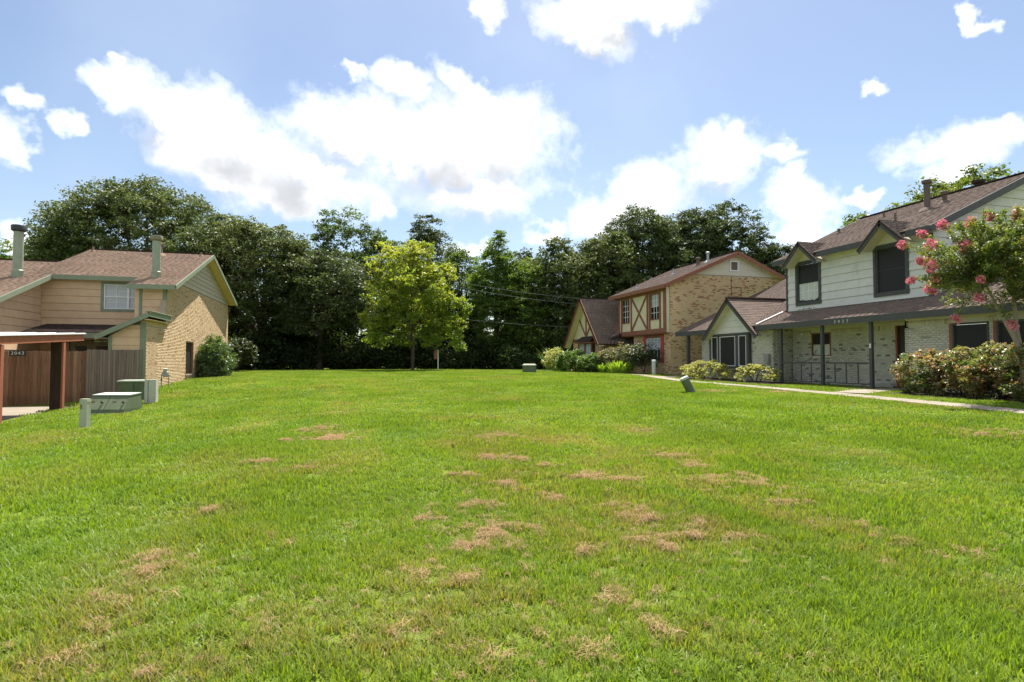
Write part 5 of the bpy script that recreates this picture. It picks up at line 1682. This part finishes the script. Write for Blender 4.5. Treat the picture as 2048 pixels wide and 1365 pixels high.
def foliage_mass(name, label, boxes, leafm, seed, size=.26):
    rng = np.random.default_rng(seed)
    C = []
    for (x0, x1, y0, y1, z0, z1, n) in boxes:
        cx = rng.uniform(x0, x1, n); cy = rng.uniform(y0, y1, n)
        top = z0 + (z1 - z0) * (.62 + .38 * np.sin(cx * .9 + rng.uniform(0, 6)) * np.sin(cx * .37 + 1.3)) 
        cz = z0 + (top - z0) * rng.random(n) ** .8
        C.append(np.stack([cx, cy, cz + gz(cx, cy)], 1))
    C = np.concatenate(C)
    per = 52 if size < .4 else 40
    idx = np.repeat(np.arange(len(C)), per)
    off = rng.normal(size=(len(idx), 3)); off /= np.linalg.norm(off, axis=1, keepdims=True)
    off *= (rng.random(len(idx)) ** .45)[:, None] * np.array([1.0, 1.0, .75])
    pts = C[idx] + off * rng.uniform(.6, 1.25, len(C))[idx][:, None]
    pts[:, 2] = np.maximum(pts[:, 2], gz(pts[:, 0], pts[:, 1]) + .02)
    v, f, t = leaf_quads(rng, pts, size, .55, .3, (rng.random(len(C)) * .8 + .1)[idx])
    o = link_mesh(name, np_mesh(name, v, f, t), LEAF[leafm], None, kind='stuff')
    return props(o, label, 'undergrowth')


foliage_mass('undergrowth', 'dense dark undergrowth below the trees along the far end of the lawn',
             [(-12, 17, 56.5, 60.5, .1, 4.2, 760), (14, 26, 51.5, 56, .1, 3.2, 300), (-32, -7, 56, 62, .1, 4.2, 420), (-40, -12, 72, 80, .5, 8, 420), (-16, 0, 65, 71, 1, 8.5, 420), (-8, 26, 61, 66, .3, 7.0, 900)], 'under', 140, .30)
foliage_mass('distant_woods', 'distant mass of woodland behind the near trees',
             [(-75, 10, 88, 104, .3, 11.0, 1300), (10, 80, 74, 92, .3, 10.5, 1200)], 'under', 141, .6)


# ------------------------------------------------------------------ shrubs
def shrub(name, label, x, y, r, h, leafm, seed, n=60, per=60, leaf_s=.07, clump=.2, cat='shrub', group=None, aspect=.5, up=.5, shell=.55, stems=7, flat=.8, z=None, cut=-.55, amp=.3, ry=None, lift=.52):
    rng = np.random.default_rng(seed)
    z = gz(x, y) if z is None else z
    root = thing(name, label, cat, (x, y, z), group)
    ry = ry or r
    n = int(n * 1.5); leaf_s *= 1.15
    pts, idx, cc, cr = crown_points(rng, (x, y, z + h * lift), (r * .9, ry * .9, h * (1 - lift) * .95), n, per, clump, shell, amp, flat, 8, cut)
    keep = pts[:, 2] > z + .03
    pts, idx = pts[keep], idx[keep]
    v, f, t = leaf_quads(rng, pts, leaf_s, aspect, up, (rng.random(len(cc)) * .85 + .08)[idx])
    link_mesh('foliage', np_mesh('foliage', v - np.array([x, y, z]), f, t), LEAF[leafm], root)
    b = MB()
    for k in rng.permutation(len(cc))[:stems]:
        e = cc[k]; s = V(x + rng.uniform(-.12, .12) * r, y + rng.uniform(-.12, .12) * r, z - .05)
        b.tube([s, s * .45 + e * .55 + V(0, 0, .08 * h), e], [.022, .016, .006], 5)
    b.build('stem', MT['bark'], root)
    return root


def spear_plant(name, label, x, y, r, h, leafm, seed, n=90, wid=.05, cat='plant', droop=.5, group=None, lean=.55):
    """clump of long strap leaves springing from the ground"""
    rng = np.random.default_rng(seed)
    z = gz(x, y)
    root = thing(name, label, cat, (x, y, z), group)
    vs, fs, ts = [], [], []
    for i in range(n):
        a = rng.uniform(0, 2 * math.pi); rr = r * rng.random() ** .5 * .55
        d = V(math.cos(a), math.sin(a), 0); s = V(-d[1], d[0], 0)
        o = V(rr * math.cos(a + rng.normal() * .5), rr * math.sin(a + rng.normal() * .5), 0)
        hh = h * rng.uniform(.6, 1.1); out = r * lean * rng.uniform(.3, 1.2)
        b0 = len(vs); seg = 5; w = wid * rng.uniform(.7, 1.3)
        for k in range(seg + 1):
            t = k / seg
            c = o + d * out * t ** 1.5 + V(0, 0, hh * (t - droop * .45 * t ** 3))
            ww = w * (.5 + 1.2 * t) * (1 - t ** 2.2) + .002
            vs += [c - s * ww, c + s * ww]
        tt = rng.random()
        for k in range(seg): fs.append((b0 + 2 * k, b0 + 2 * k + 1, b0 + 2 * k + 3, b0 + 2 * k + 2)); ts.append(tt)
    link_mesh('foliage', np_mesh('foliage', np.array(vs), fs, ts), LEAF[leafm], root)
    return root


NB = 'red and green hedge shrubs by the grey townhouse'
shrub('nandina_shrub', 'first reddish green hedge shrub beside the dark porch door', 18.6, 14.9, .8, 1.45, 'nandina', 201, 70, 60, .085, .22, group=NB, amp=.35, lift=.46, cut=-.9, stems=10)
shrub('nandina_shrub', 'orange tinged hedge shrub below the left dark screened window', 18.6, 13.75, .95, 1.55, 'nandina', 202, 90, 60, .085, .24, group=NB, amp=.35, lift=.46, cut=-.9, stems=10)
shrub('nandina_shrub', 'bushy hedge shrub between the two dark screened windows', 18.5, 12.5, 1.0, 1.55, 'nandina', 203, 90, 60, .085, .24, group=NB, amp=.35, lift=.46, cut=-.9, stems=10)
shrub('nandina_shrub', 'pinkish hedge shrub at the foot of the flowering tree', 18.4, 11.2, 1.0, 1.6, 'nandina', 204, 90, 60, .085, .24, group=NB, amp=.35, lift=.46, cut=-.9, stems=10)
shrub('nandina_shrub', 'last hedge shrub at the right picture edge', 18.3, 9.9, 1.0, 1.5, 'nandina', 205, 80, 60, .085, .24, group=NB, amp=.35, lift=.46, cut=-.9, stems=10)
shrub('yellow_shrub', 'wide pale yellow shrub under the grey picture window', 18.75, 27.5, .95, 1.0, 'yellow', 206, 75, 60, .07, .16, amp=.2, ry=2.0, shell=.7, lift=.45)
shrub('yellow_shrub', 'smaller pale yellow shrub left of the porch rail', 18.95, 23.75, .75, .85, 'yellow', 207, 50, 60, .07, .15, amp=.3, ry=1.3, shell=.65)
shrub('oleander', 'tall glossy oleander against the tan brick wall', -7.85, 38.1, .85, 2.35, 'oleander', 208, 95, 65, .19, .36, aspect=.22, up=.1, amp=.25, lift=.42, cut=-.95, ry=1.35)
shrub('oleander', 'darker shrub at the rear corner behind the oleander', -8.3, 47.8, 1.4, 2.5, 'dark_shrub', 209, 80, 60, .15, .35)
shrub('evergreen_mound', 'dense mounded green evergreen before the half-timbered wing', 16.4, 40.6, 1.5, 1.5, 'mound', 210, 120, 75, .09, .28, shell=.75, amp=.18, lift=.42)
shrub('evergreen_mound', 'second mounded evergreen right of the first, half in shade', 16.8, 38.2, 1.2, 1.3, 'mound', 211, 95, 75, .09, .25, shell=.75, amp=.18, lift=.42)
shrub('loose_shrub', 'loose pale-leaved shrub at the left end of the half-timbered wing', 15.9, 43.4, 1.1, 1.6, 'yellow', 212, 60, 55, .1, .28, amp=.45)
spear_plant('fan_palm', 'spiky fan palm rising behind the mounded evergreens', 16.7, 45.2, 1.9, 2.5, 'mound', 213, 80, .05, lean=.9)
shrub('grey_shrub', 'grey leaved shrub with reddish tips by the dark entry', 17.7, 37.4, 1.05, 1.75, 'greyish', 214, 75, 55, .09, .25, amp=.35)
shrub('grey_shrub', 'taller variegated shrub under the red-shuttered window', 18.3, 35.4, .95, 1.95, 'greyish', 215, 70, 55, .09, .25, amp=.35)
shrub('dark_shrub', 'dark loose shrub under the red-shuttered window', 18.5, 33.9, 1.0, 1.9, 'dark_shrub', 216, 60, 55, .09, .28, amp=.4)
spear_plant('canna_clump', 'bright green clump of broad upright leaves beside the sidewalk', 17.5, 35.2, 1.3, .95, 'bright', 217, 200, .06, droop=.2, lean=.35)
spear_plant('canna_clump', 'smaller bright leafy clump left of the bigger one', 17.2, 37.0, 1.0, .8, 'bright', 218, 110, .07, droop=.2, lean=.35)


# ------------------------------------------------------------------ crape myrtle
def crape():
    rng = np.random.default_rng(300)
    x, y = 18.15, 11.6
    z = gz(x, y)
    root = thing('crape_myrtle', 'flowering crape myrtle with pink blossom clusters and pale trunks', 'tree', (x, y, z))
    right = V(.9627, -.2706, 0); fwd = V(.2706, .9627, 0)
    o = V(x, y, z)
    stems = [[(0, 0, -.3), (-.02, 0, .9), (-.25, .0, 1.75), (-.62, .1, 2.6), (-1.0, .1, 3.4)],
             [(.05, .1, -.3), (.02, .1, 1.1), (-.12, .1, 2.0), (-.16, .1, 2.8), (-.1, .2, 4.2)],
             [(.15, .0, -.3), (.35, .1, 1.2), (.7, .1, 2.3), (1.2, .1, 3.3)]]
    P3 = lambda q: o + right * q[0] + fwd * q[1] + V(0, 0, q[2])
    for i, s in enumerate(stems):
        b = MB(); b.tube([P3(q) for q in s], [.085, .075, .062, .045, .02][:len(s)], 10); b.build('trunk', MT['bark_pale'], root, smooth=True)
    # blossom tips, measured outward from the trunk: (right, up, away)
    F = [(-1.33, 5.05, .1), (-2.28, 4.95, -.1), (-2.72, 4.73, .1), (-1.78, 4.37, -.3), (-1.42, 4.26, .2), (-.78, 5.22, .1), (-.30, 5.2, -.2), (-3.27, 3.38, -.2),
         (-2.75, 4.38, -.3), (-2.78, 3.97, .1), (-2.68, 3.76, -.2), (-2.41, 3.98, .3), (-2.47, 3.48, 0), (-2.74, 3.06, -.3), (-2.50, 3.17, .2), (-1.73, 2.85, -.6),
         (-.29, 3.69, -.9), (-2.22, 2.30, -.4), (-.93, 2.10, -.7), (-3.22, 4.45, .2), (.6, 5.3, -.2), (1.3, 4.6, .1), (1.7, 3.8, -.4), (.9, 3.4, -1.0), (-1.9, 3.3, -.9), (.2, 4.5, -1.0), (-1.0, 4.6, .9)]
    pts, tints, dirs = [], [], []
    hub = [P3(stems[0][3]), P3(stems[0][4]), P3(stems[1][4]), P3(stems[1][3]), P3(stems[2][3])]
    sh = MB()
    shoots = []
    for f in F: shoots.append((P3((f[0], f[2], f[1])), True))
    for i in range(430):
        d = rng.normal(size=3); d /= np.linalg.norm(d)
        if d[2] < -.65: continue
        q = V(-.30, 0, 3.85) + d * V(2.45, 1.8, 1.75) * (rng.random() ** .45)
        shoots.append((P3(q), False))
    for e, fl in shoots:
        h = hub[int(np.argmin([np.linalg.norm(e - q) + rng.random() * .8 for q in hub]))]
        m = h * .4 + e * .6 + V(0, 0, .22)
        L_ = np.linalg.norm(e - h)
        n = int(105 * max(.8, L_))
        t = rng.random(n) ** .6
        c = (1 - t)[:, None] ** 2 * h + (2 * t * (1 - t))[:, None] * m + (t ** 2)[:, None] * e
        pts.append(c + rng.normal(size=(n, 3)) * np.array([.10, .10, .08]) * (1.15 - .7 * t)[:, None])
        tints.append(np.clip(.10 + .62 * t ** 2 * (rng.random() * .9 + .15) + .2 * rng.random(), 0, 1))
        if len(sh.v) < 4000: sh.tube([h, m * .75 + h * .1 + e * .15, e], [.014, .01, .004], 4, caps=False)
    sh.build('shoots', MT['bark_pale'], root, kind='stuff')
    pts = np.concatenate(pts); tints = np.concatenate(tints)
    v, f, t = leaf_quads(rng, pts, .082, .5, .3, tints)
    link_mesh('crown', np_mesh('crown', v - o, f, t), LEAF['crape'], root)
    for (a, up, aw) in F:
        c = P3((a, aw, up))
        n = 110
        d = rng.normal(size=(n, 3)); d /= np.linalg.norm(d, axis=1, keepdims=True)
        rr = rng.uniform(.65, 1.3)
        q = d * (rng.random(n) ** .4)[:, None] * np.array([.115, .115, .15]) * rr
        q += np.outer(np.clip(rng.normal(size=n), -1.2, 1.2) * .05, unit((a * .9627 + .0, a * -.27, .5)))
        v, f, t = leaf_quads(rng, q, .06, .9, 0.0)
        link_mesh('flower_cluster', np_mesh('flower_cluster', v, f, t), LEAF['petal'], root, tuple(c - o))


crape()

# ------------------------------------------------------------------ grass
def in_poly(px, py, poly):
    inside = np.zeros(px.shape, bool)
    n = len(poly)
    for i in range(n):
        x1, y1 = poly[i]; x2, y2 = poly[(i + 1) % n]
        cond = ((y1 > py) != (y2 > py)) & (px < (x2 - x1) * (py - y1) / (y2 - y1 + 1e-12) + x1)
        inside ^= cond
    return inside


def keep_grass(x, y):
    k = np.ones(x.shape, bool)
    for c, hw in WALKS:
        dmin = np.full(x.shape, 1e9)
        for a, b in zip(c[:-1], c[1:]):
            ab = b - a; t = np.clip(((x - a[0]) * ab[0] + (y - a[1]) * ab[1]) / (ab @ ab), 0, 1)
            dmin = np.minimum(dmin, np.hypot(x - a[0] - t * ab[0], y - a[1] - t * ab[1]))
        k &= dmin > hw + .03
    for p in BEDS: k &= ~in_poly(x, y, p)
    k &= ~((x < -9.7) & (y > 12.4) & (y < 28.8))
    k &= ~((x < -8.72) & (y > 28.7) & (y < 47))
    k &= ~((x > 19.5) & (y > 2.5) & (y < 24)); k &= ~((x > 19.7) & (y < 32)); k &= ~((x > 19.7) & (y > 32.6)); k &= ~((x > 17.9) & (y > 39.4) & (y < 45.1))
    return k


def blade_clump(rng, n, rad, h, wid, seg=2, spread=.55, tb=None):
    vs, fs, ts = [], [], []
    for i in range(n):
        a = rng.uniform(0, 2 * math.pi); r = rad * rng.random() ** .5
        o = V(r * math.cos(a), r * math.sin(a), -.008)
        a2 = rng.uniform(0, 2 * math.pi)
        d = V(math.cos(a2), math.sin(a2), 0); s = V(-d[1], d[0], 0)
        hh = h * rng.uniform(.45, 1.15); out = hh * spread * rng.uniform(.2, 1.5); w = wid * rng.uniform(.7, 1.3)
        b0 = len(vs)
        vs += [o - s * w / 2, o + s * w / 2]
        c = o + d * out * .38 + V(0, 0, hh * .62); vs += [c - s * w * .42, c + s * w * .42]
        c = o + d * out + V(0, 0, hh * .95); vs += [c - s * w * .07, c + s * w * .07]
        tt = rng.random() if tb is None else rng.choice(tb)
        for k in (0, 1): fs.append((b0 + 2 * k, b0 + 2 * k + 1, b0 + 2 * k + 3, b0 + 2 * k + 2)); ts.append(tt)
    return np_mesh('blade_clump', np.array(vs), fs, ts)


def straw_tuft(rng, n, rad, h, ln, wid):
    vs, fs, ts = [], [], []
    for i in range(n):
        c = V(rng.normal() * rad * .5, rng.normal() * rad * .5, 0)
        c[2] = h * rng.random() * math.exp(-(c[0] ** 2 + c[1] ** 2) / (rad * rad))
        a = rng.uniform(0, 2 * math.pi); d = V(math.cos(a), math.sin(a), rng.normal() * .35); s = V(-d[1], d[0], rng.normal() * .3)
        l = ln * rng.uniform(.4, 1.2); w = wid * rng.uniform(.6, 1.3)
        b0 = len(vs); m = c + V(0, 0, .012 * rng.random())
        vs += [c - d * l / 2 - s * w / 2, c - d * l / 2 + s * w / 2, m + s * w / 2 + V(0, 0, .01), m - s * w / 2 + V(0, 0, .01), c + d * l / 2 + s * w / 3, c + d * l / 2 - s * w / 3]
        tt = rng.random()
        fs += [(b0, b0 + 1, b0 + 2, b0 + 3), (b0 + 3, b0 + 2, b0 + 4, b0 + 5)]; ts += [tt, tt]
    return np_mesh('straw_tuft', np.array(vs), fs, ts)


def instancer(name, label, cat, pts, rotz, scale, pick, meshes, material, tint):
    """one object: points with attributes, clumps instanced on them by geometry nodes"""
    cl = bpy.data.collections.new(name + '_clumps')
    for i, me in enumerate(meshes):
        me.materials.append(material)
        o = bpy.data.objects.new('%s_%02d' % (name, i), me); cl.objects.link(o)
    me = bpy.data.meshes.new(name)
    me.vertices.add(len(pts)); me.vertices.foreach_set('co', np.asarray(pts, np.float32).ravel()); me.update()
    def att(nm, ty, arr, key='value'):
        a = me.attributes.new(nm, ty, 'POINT'); a.data.foreach_set(key, arr)
    rot = np.zeros((len(pts), 3), np.float32); rot[:, 2] = rotz
    att('rot', 'FLOAT_VECTOR', rot.ravel(), 'vector')
    att('scl', 'FLOAT_VECTOR', np.asarray(scale, np.float32).ravel(), 'vector')
    att('pick', 'INT', np.asarray(pick, np.int32))
    att('patch', 'FLOAT', np.asarray(tint, np.float32))
    o = bpy.data.objects.new(name, me); col.objects.link(o)
    me.materials.append(material)
    ng = bpy.data.node_groups.new(name, 'GeometryNodeTree')
    ng.interface.new_socket('Geometry', in_out='INPUT', socket_type='NodeSocketGeometry')
    ng.interface.new_socket('Geometry', in_out='OUTPUT', socket_type='NodeSocketGeometry')
    N, L = ng.nodes, ng.links
    gi, go = N.new('NodeGroupInput'), N.new('NodeGroupOutput')
    m2p = N.new('GeometryNodeMeshToPoints'); L.new(gi.outputs[0], m2p.inputs['Mesh'])
    ci = N.new('GeometryNodeCollectionInfo'); ci.inputs['Collection'].default_value = cl
    ci.inputs['Separate Children'].default_value = True; ci.inputs['Reset Children'].default_value = True
    ip = N.new('GeometryNodeInstanceOnPoints'); ip.inputs['Pick Instance'].default_value = True
    L.new(m2p.outputs[0], ip.inputs['Points']); L.new(ci.outputs[0], ip.inputs['Instance'])
    def na(nm, ty, sock):
        n = N.new('GeometryNodeInputNamedAttribute'); n.data_type = ty; n.inputs['Name'].default_value = nm
        L.new(n.outputs['Attribute'], ip.inputs[sock])
    na('pick', 'INT', 'Instance Index'); na('scl', 'FLOAT_VECTOR', 'Scale')
    n = N.new('GeometryNodeInputNamedAttribute'); n.data_type = 'FLOAT_VECTOR'; n.inputs['Name'].default_value = 'rot'
    e2r = N.new('FunctionNodeEulerToRotation'); L.new(n.outputs['Attribute'], e2r.inputs[0]); L.new(e2r.outputs[0], ip.inputs['Rotation'])
    L.new(ip.outputs[0], go.inputs[0])
    md = o.modifiers.new('scatter', 'NODES'); md.node_group = ng
    return props(o, label, cat, None, 'stuff')


def grass_material(base):
    """shift blade colour by the patch of lawn it grows in"""
    nt = base.node_tree; N, L = nt.nodes, nt.links
    ramp = [n for n in N if n.type == 'VALTORGB'][0]
    src = ramp.inputs[0].links[0].from_socket
    at = N.new('ShaderNodeAttribute'); at.attribute_type = 'INSTANCER'; at.attribute_name = 'patch'
    ad = N.new('ShaderNodeMath'); ad.operation = 'MULTIPLY_ADD'
    L.new(src, ad.inputs[0]); ad.inputs[1].default_value = .45; L.new(at.outputs['Fac'], ad.inputs[2])
    L.new(ad.outputs[0], ramp.inputs[0])


grass_material(LEAF['grass'])


def value_noise(x, y, s, seed):
    r = np.random.default_rng(seed); G = r.random((256, 256))
    u, v = x / s + 1000, y / s + 1000
    i, j = np.floor(u).astype(int), np.floor(v).astype(int); a, b = u - i, v - j
    a = a * a * (3 - 2 * a); b = b * b * (3 - 2 * b)
    g = lambda p, q: G[p % 256, q % 256]
    return (g(i, j) * (1 - a) + g(i + 1, j) * a) * (1 - b) + (g(i, j + 1) * (1 - a) + g(i + 1, j + 1) * a) * b


STRAW = [(-1.41, 4.1, 0.14, 0.16, 11), (-1.36, 3.33, 0.12, 0.07, 4), (-1.3, 4.49, 0.1, 0.12, 6), (-1.38, 4.87, 0.15, 0.14, 10), (-0.87, 3.09, 0.12, 0.07, 4),
         (0.32, 3.18, 0.08, 0.09, 4), (-0.69, 12.65, 0.29, 0.35, 50), (-0.39, 11.11, 0.31, 0.37, 58), (-0.63, 8.15, 0.19, 0.19, 17), (-1.19, 8.88, 0.14, 0.17, 12),
         (-1.11, 11.03, 0.14, 0.17, 12), (-0.68, 5.17, 0.09, 0.08, 4), (-1.31, 6.19, 0.14, 0.12, 8), (1.24, 4.8, 0.26, 0.31, 39), (0.91, 4.46, 0.12, 0.14, 8),
         (1.42, 4.51, 0.12, 0.12, 7), (1.39, 5.79, 0.17, 0.21, 18), (2.07, 5.71, 0.11, 0.14, 7), (1.84, 6.52, 0.2, 0.24, 23), (1.39, 7.08, 0.15, 0.18, 13),
         (2.62, 10.12, 0.33, 0.39, 63), (1.58, 9.64, 0.15, 0.18, 13), (2.29, 7.99, 0.19, 0.22, 20), (1.97, 8.21, 0.15, 0.17, 12), (1.04, 5.68, 0.12, 0.14, 8),
         (0.67, 5.33, 0.09, 0.11, 5), (2.56, 7.44, 0.11, 0.13, 7), (0.78, 3.81, 0.12, 0.14, 8), (0.95, 3.55, 0.06, 0.08, 4), (1.67, 3.47, 0.07, 0.07, 4),
         (1.57, 3.3, 0.05, 0.07, 4), (1.83, 3.3, 0.06, 0.07, 4), (1.72, 4.17, 0.15, 0.11, 8), (1.81, 4.92, 0.09, 0.11, 4), (1.67, 2.83, 0.04, 0.07, 4),
         (1.14, 2.78, 0.04, 0.07, 4), (0.76, 2.84, 0.1, 0.07, 4), (2.88, 6.66, 0.25, 0.28, 34), (3.17, 6.43, 0.13, 0.16, 10), (4.59, 6.94, 0.23, 0.25, 29),
         (4.68, 7.66, 0.19, 0.23, 22), (5.47, 10.31, 0.16, 0.19, 14), (2.65, 4.86, 0.19, 0.21, 19), (2.96, 4.6, 0.18, 0.16, 14), (2.79, 4.27, 0.08, 0.1, 4),
         (2.59, 5.25, 0.12, 0.14, 8), (4.34, 6.1, 0.21, 0.25, 25), (4.6, 5.88, 0.24, 0.24, 28), (4.35, 4.96, 0.26, 0.21, 26), (4.21, 4.6, 0.16, 0.15, 11),
         (4.32, 4.3, 0.13, 0.12, 7), (4.0, 4.15, 0.09, 0.1, 4), (4.47, 4.14, 0.1, 0.1, 4), (4.35, 3.69, 0.12, 0.1, 6), (3.94, 3.27, 0.11, 0.08, 4),
         (4.5, 3.33, 0.11, 0.08, 4), (4.18, 2.77, 0.08, 0.07, 4), (4.74, 6.3, 0.16, 0.19, 15), (15.08, 17.58, 0.29, 0.35, 50), (13.32, 18.95, 0.34, 0.41, 69),
         (11.22, 7.69, 0.45, 0.32, 70), (11.8, 7.66, 0.27, 0.33, 45), (-0.36, 3.49, 0.05, 0.07, 4), (3.23, 9.68, 0.18, 0.21, 18), (-1.28, 3.63, 0.08, 0.07, 4),
         (0.54, 4.02, 0.05, 0.07, 4), (3.15, 4.1, 0.09, 0.09, 4), (2.28, 4.27, 0.08, 0.1, 4), (2.38, 4.05, 0.09, 0.08, 4)]


def grass():
    rng = np.random.default_rng(400)
    P, ROT, SC, PK, TN = [], [], [], [], []
    bands = [(1.6, 6.0, 430, 0, 6), (6.0, 12.0, 170, 6, 4), (12.0, 24.0, 42, 10, 4), (24.0, 62.0, 13, 14, 3)]
    for r0, r1, den, p0, np_ in bands:
        area = math.radians(112) / 2 * (r1 ** 2 - r0 ** 2)
        n = int(area * den)
        r = np.sqrt(rng.uniform(r0 ** 2, r1 ** 2, n)); a = R(15.7) + rng.uniform(-R(56), R(56), n)
        x, y = r * np.sin(a), r * np.cos(a)
        k = keep_grass(x, y)
        x, y = x[k], y[k]
        d = value_noise(x, y, .55, 5) * .5 + value_noise(x, y, 1.7, 6) * .5
        k = rng.random(len(x)) < .55 + .7 * d
        x, y = x[k], y[k]
        P.append(np.stack([x, y, gz(x, y)], 1))
        m = len(x)
        ROT.append(rng.uniform(0, 6.283, m))
        hs = (.7 + .65 * value_noise(x, y, .9, 7)) * rng.uniform(.75, 1.25, m)
        ws = rng.uniform(.85, 1.2, m)
        SC.append(np.stack([ws, ws, hs], 1))
        lowpatch = value_noise(x, y, 1.3, 8) > .72
        pk = p0 + rng.integers(0, np_, m)
        if p0 == 0: pk = np.where(lowpatch & (rng.random(m) < .7), 5, pk)
        PK.append(pk)
        pt = .36 * value_noise(x, y, 4.3, 9) + .30 * value_noise(x, y, 1.1, 10) + .14 * value_noise(x, y, .35, 14) + .10 * rng.random(m) - .15
        pt += .05 * np.tanh(2.5 * np.sin(2 * np.pi * (x + .05 * y) / 1.9))       # mower passes
        hd = np.full(m, 9.0)
        for h in STRAW: hd = np.minimum(hd, np.hypot((x - h[0]) / (h[2] + .25), (y - h[1]) / (h[3] + .25)))
        pt += np.where(rng.random(m) < .7, .32, .05) * np.exp(-(hd / 1.15) ** 2)
        pt += np.where((value_noise(x, y, 2.3, 12) > .62) & (value_noise(x, y, .35, 13) > .55), .22, 0)
        TN.append(pt)
    meshes = []
    for i in range(5): meshes.append(blade_clump(rng, 20, .055, .075, .0058))
    meshes.append(blade_clump(rng, 22, .06, .035, .013, spread=1.3))
    for i in range(4): meshes.append(blade_clump(rng, 26, .10, .072, .0095))
    for i in range(4): meshes.append(blade_clump(rng, 44, .21, .070, .015))
    for i in range(3): meshes.append(blade_clump(rng, 80, .42, .070, .024))
    instancer('grass', 'green grass blades covering the whole lawn', 'grass', np.concatenate(P), np.concatenate(ROT), np.concatenate(SC), np.concatenate(PK), meshes, LEAF['grass'], np.concatenate(TN))


grass()


def clippings():
    rng = np.random.default_rng(500)
    # (x, y, along, across, count): heaps of dried clippings left on the lawn
    heaps = STRAW
    P, S = [], []
    for (x, y, ra, rb, n) in heaps:
        n = int(n * (5.2 if math.hypot(x, y) > 4.2 else 2.8) * (.5 if x < -.9 and y < 6.5 else 1))
        a = rng.uniform(-.5, .5)
        u, v = rng.standard_t(3, size=n) * max(ra, .11) * .48, rng.standard_t(3, size=n) * max(rb, .11) * .48
        px, py = x + u * math.cos(a) - v * math.sin(a), y + u * math.sin(a) + v * math.cos(a)
        k = value_noise(px, py, .16, 31) * .6 + value_noise(px, py, .42, 32) * .4 > .49
        px, py = px[k], py[k]; n = len(px)
        P.append(np.stack([px, py, gz(px, py) + .020 + .024 * rng.random(n)], 1))
        s = rng.uniform(.5, 1.25, n); S.append(np.stack([s, s, s * rng.uniform(.4, 1.1, n)], 1))
    # thin loose straw between the heaps
    q = np.array([(h[0], h[1]) for h in heaps])
    n = 900
    c = q[rng.integers(0, len(q), n)] + rng.normal(size=(n, 2)) * .7
    P.append(np.stack([c[:, 0], c[:, 1], gz(c[:, 0], c[:, 1]) + .03], 1)); s = rng.uniform(.35, .7, n); S.append(np.stack([s, s, s * .6], 1))
    P = np.concatenate(P); S = np.concatenate(S)
    k = keep_grass(P[:, 0], P[:, 1]); P, S = P[k], S[k]
    meshes = [straw_tuft(rng, 22, .06, .026, .07, .0026) for i in range(4)]
    instancer('dried_clippings', 'brown heaps of dried grass clippings strewn over the lawn', 'clippings', P, rng.uniform(0, 6.28, len(P)), S, rng.integers(0, 4, len(P)), meshes, LEAF['straw'], np.zeros(len(P)))


clippings()
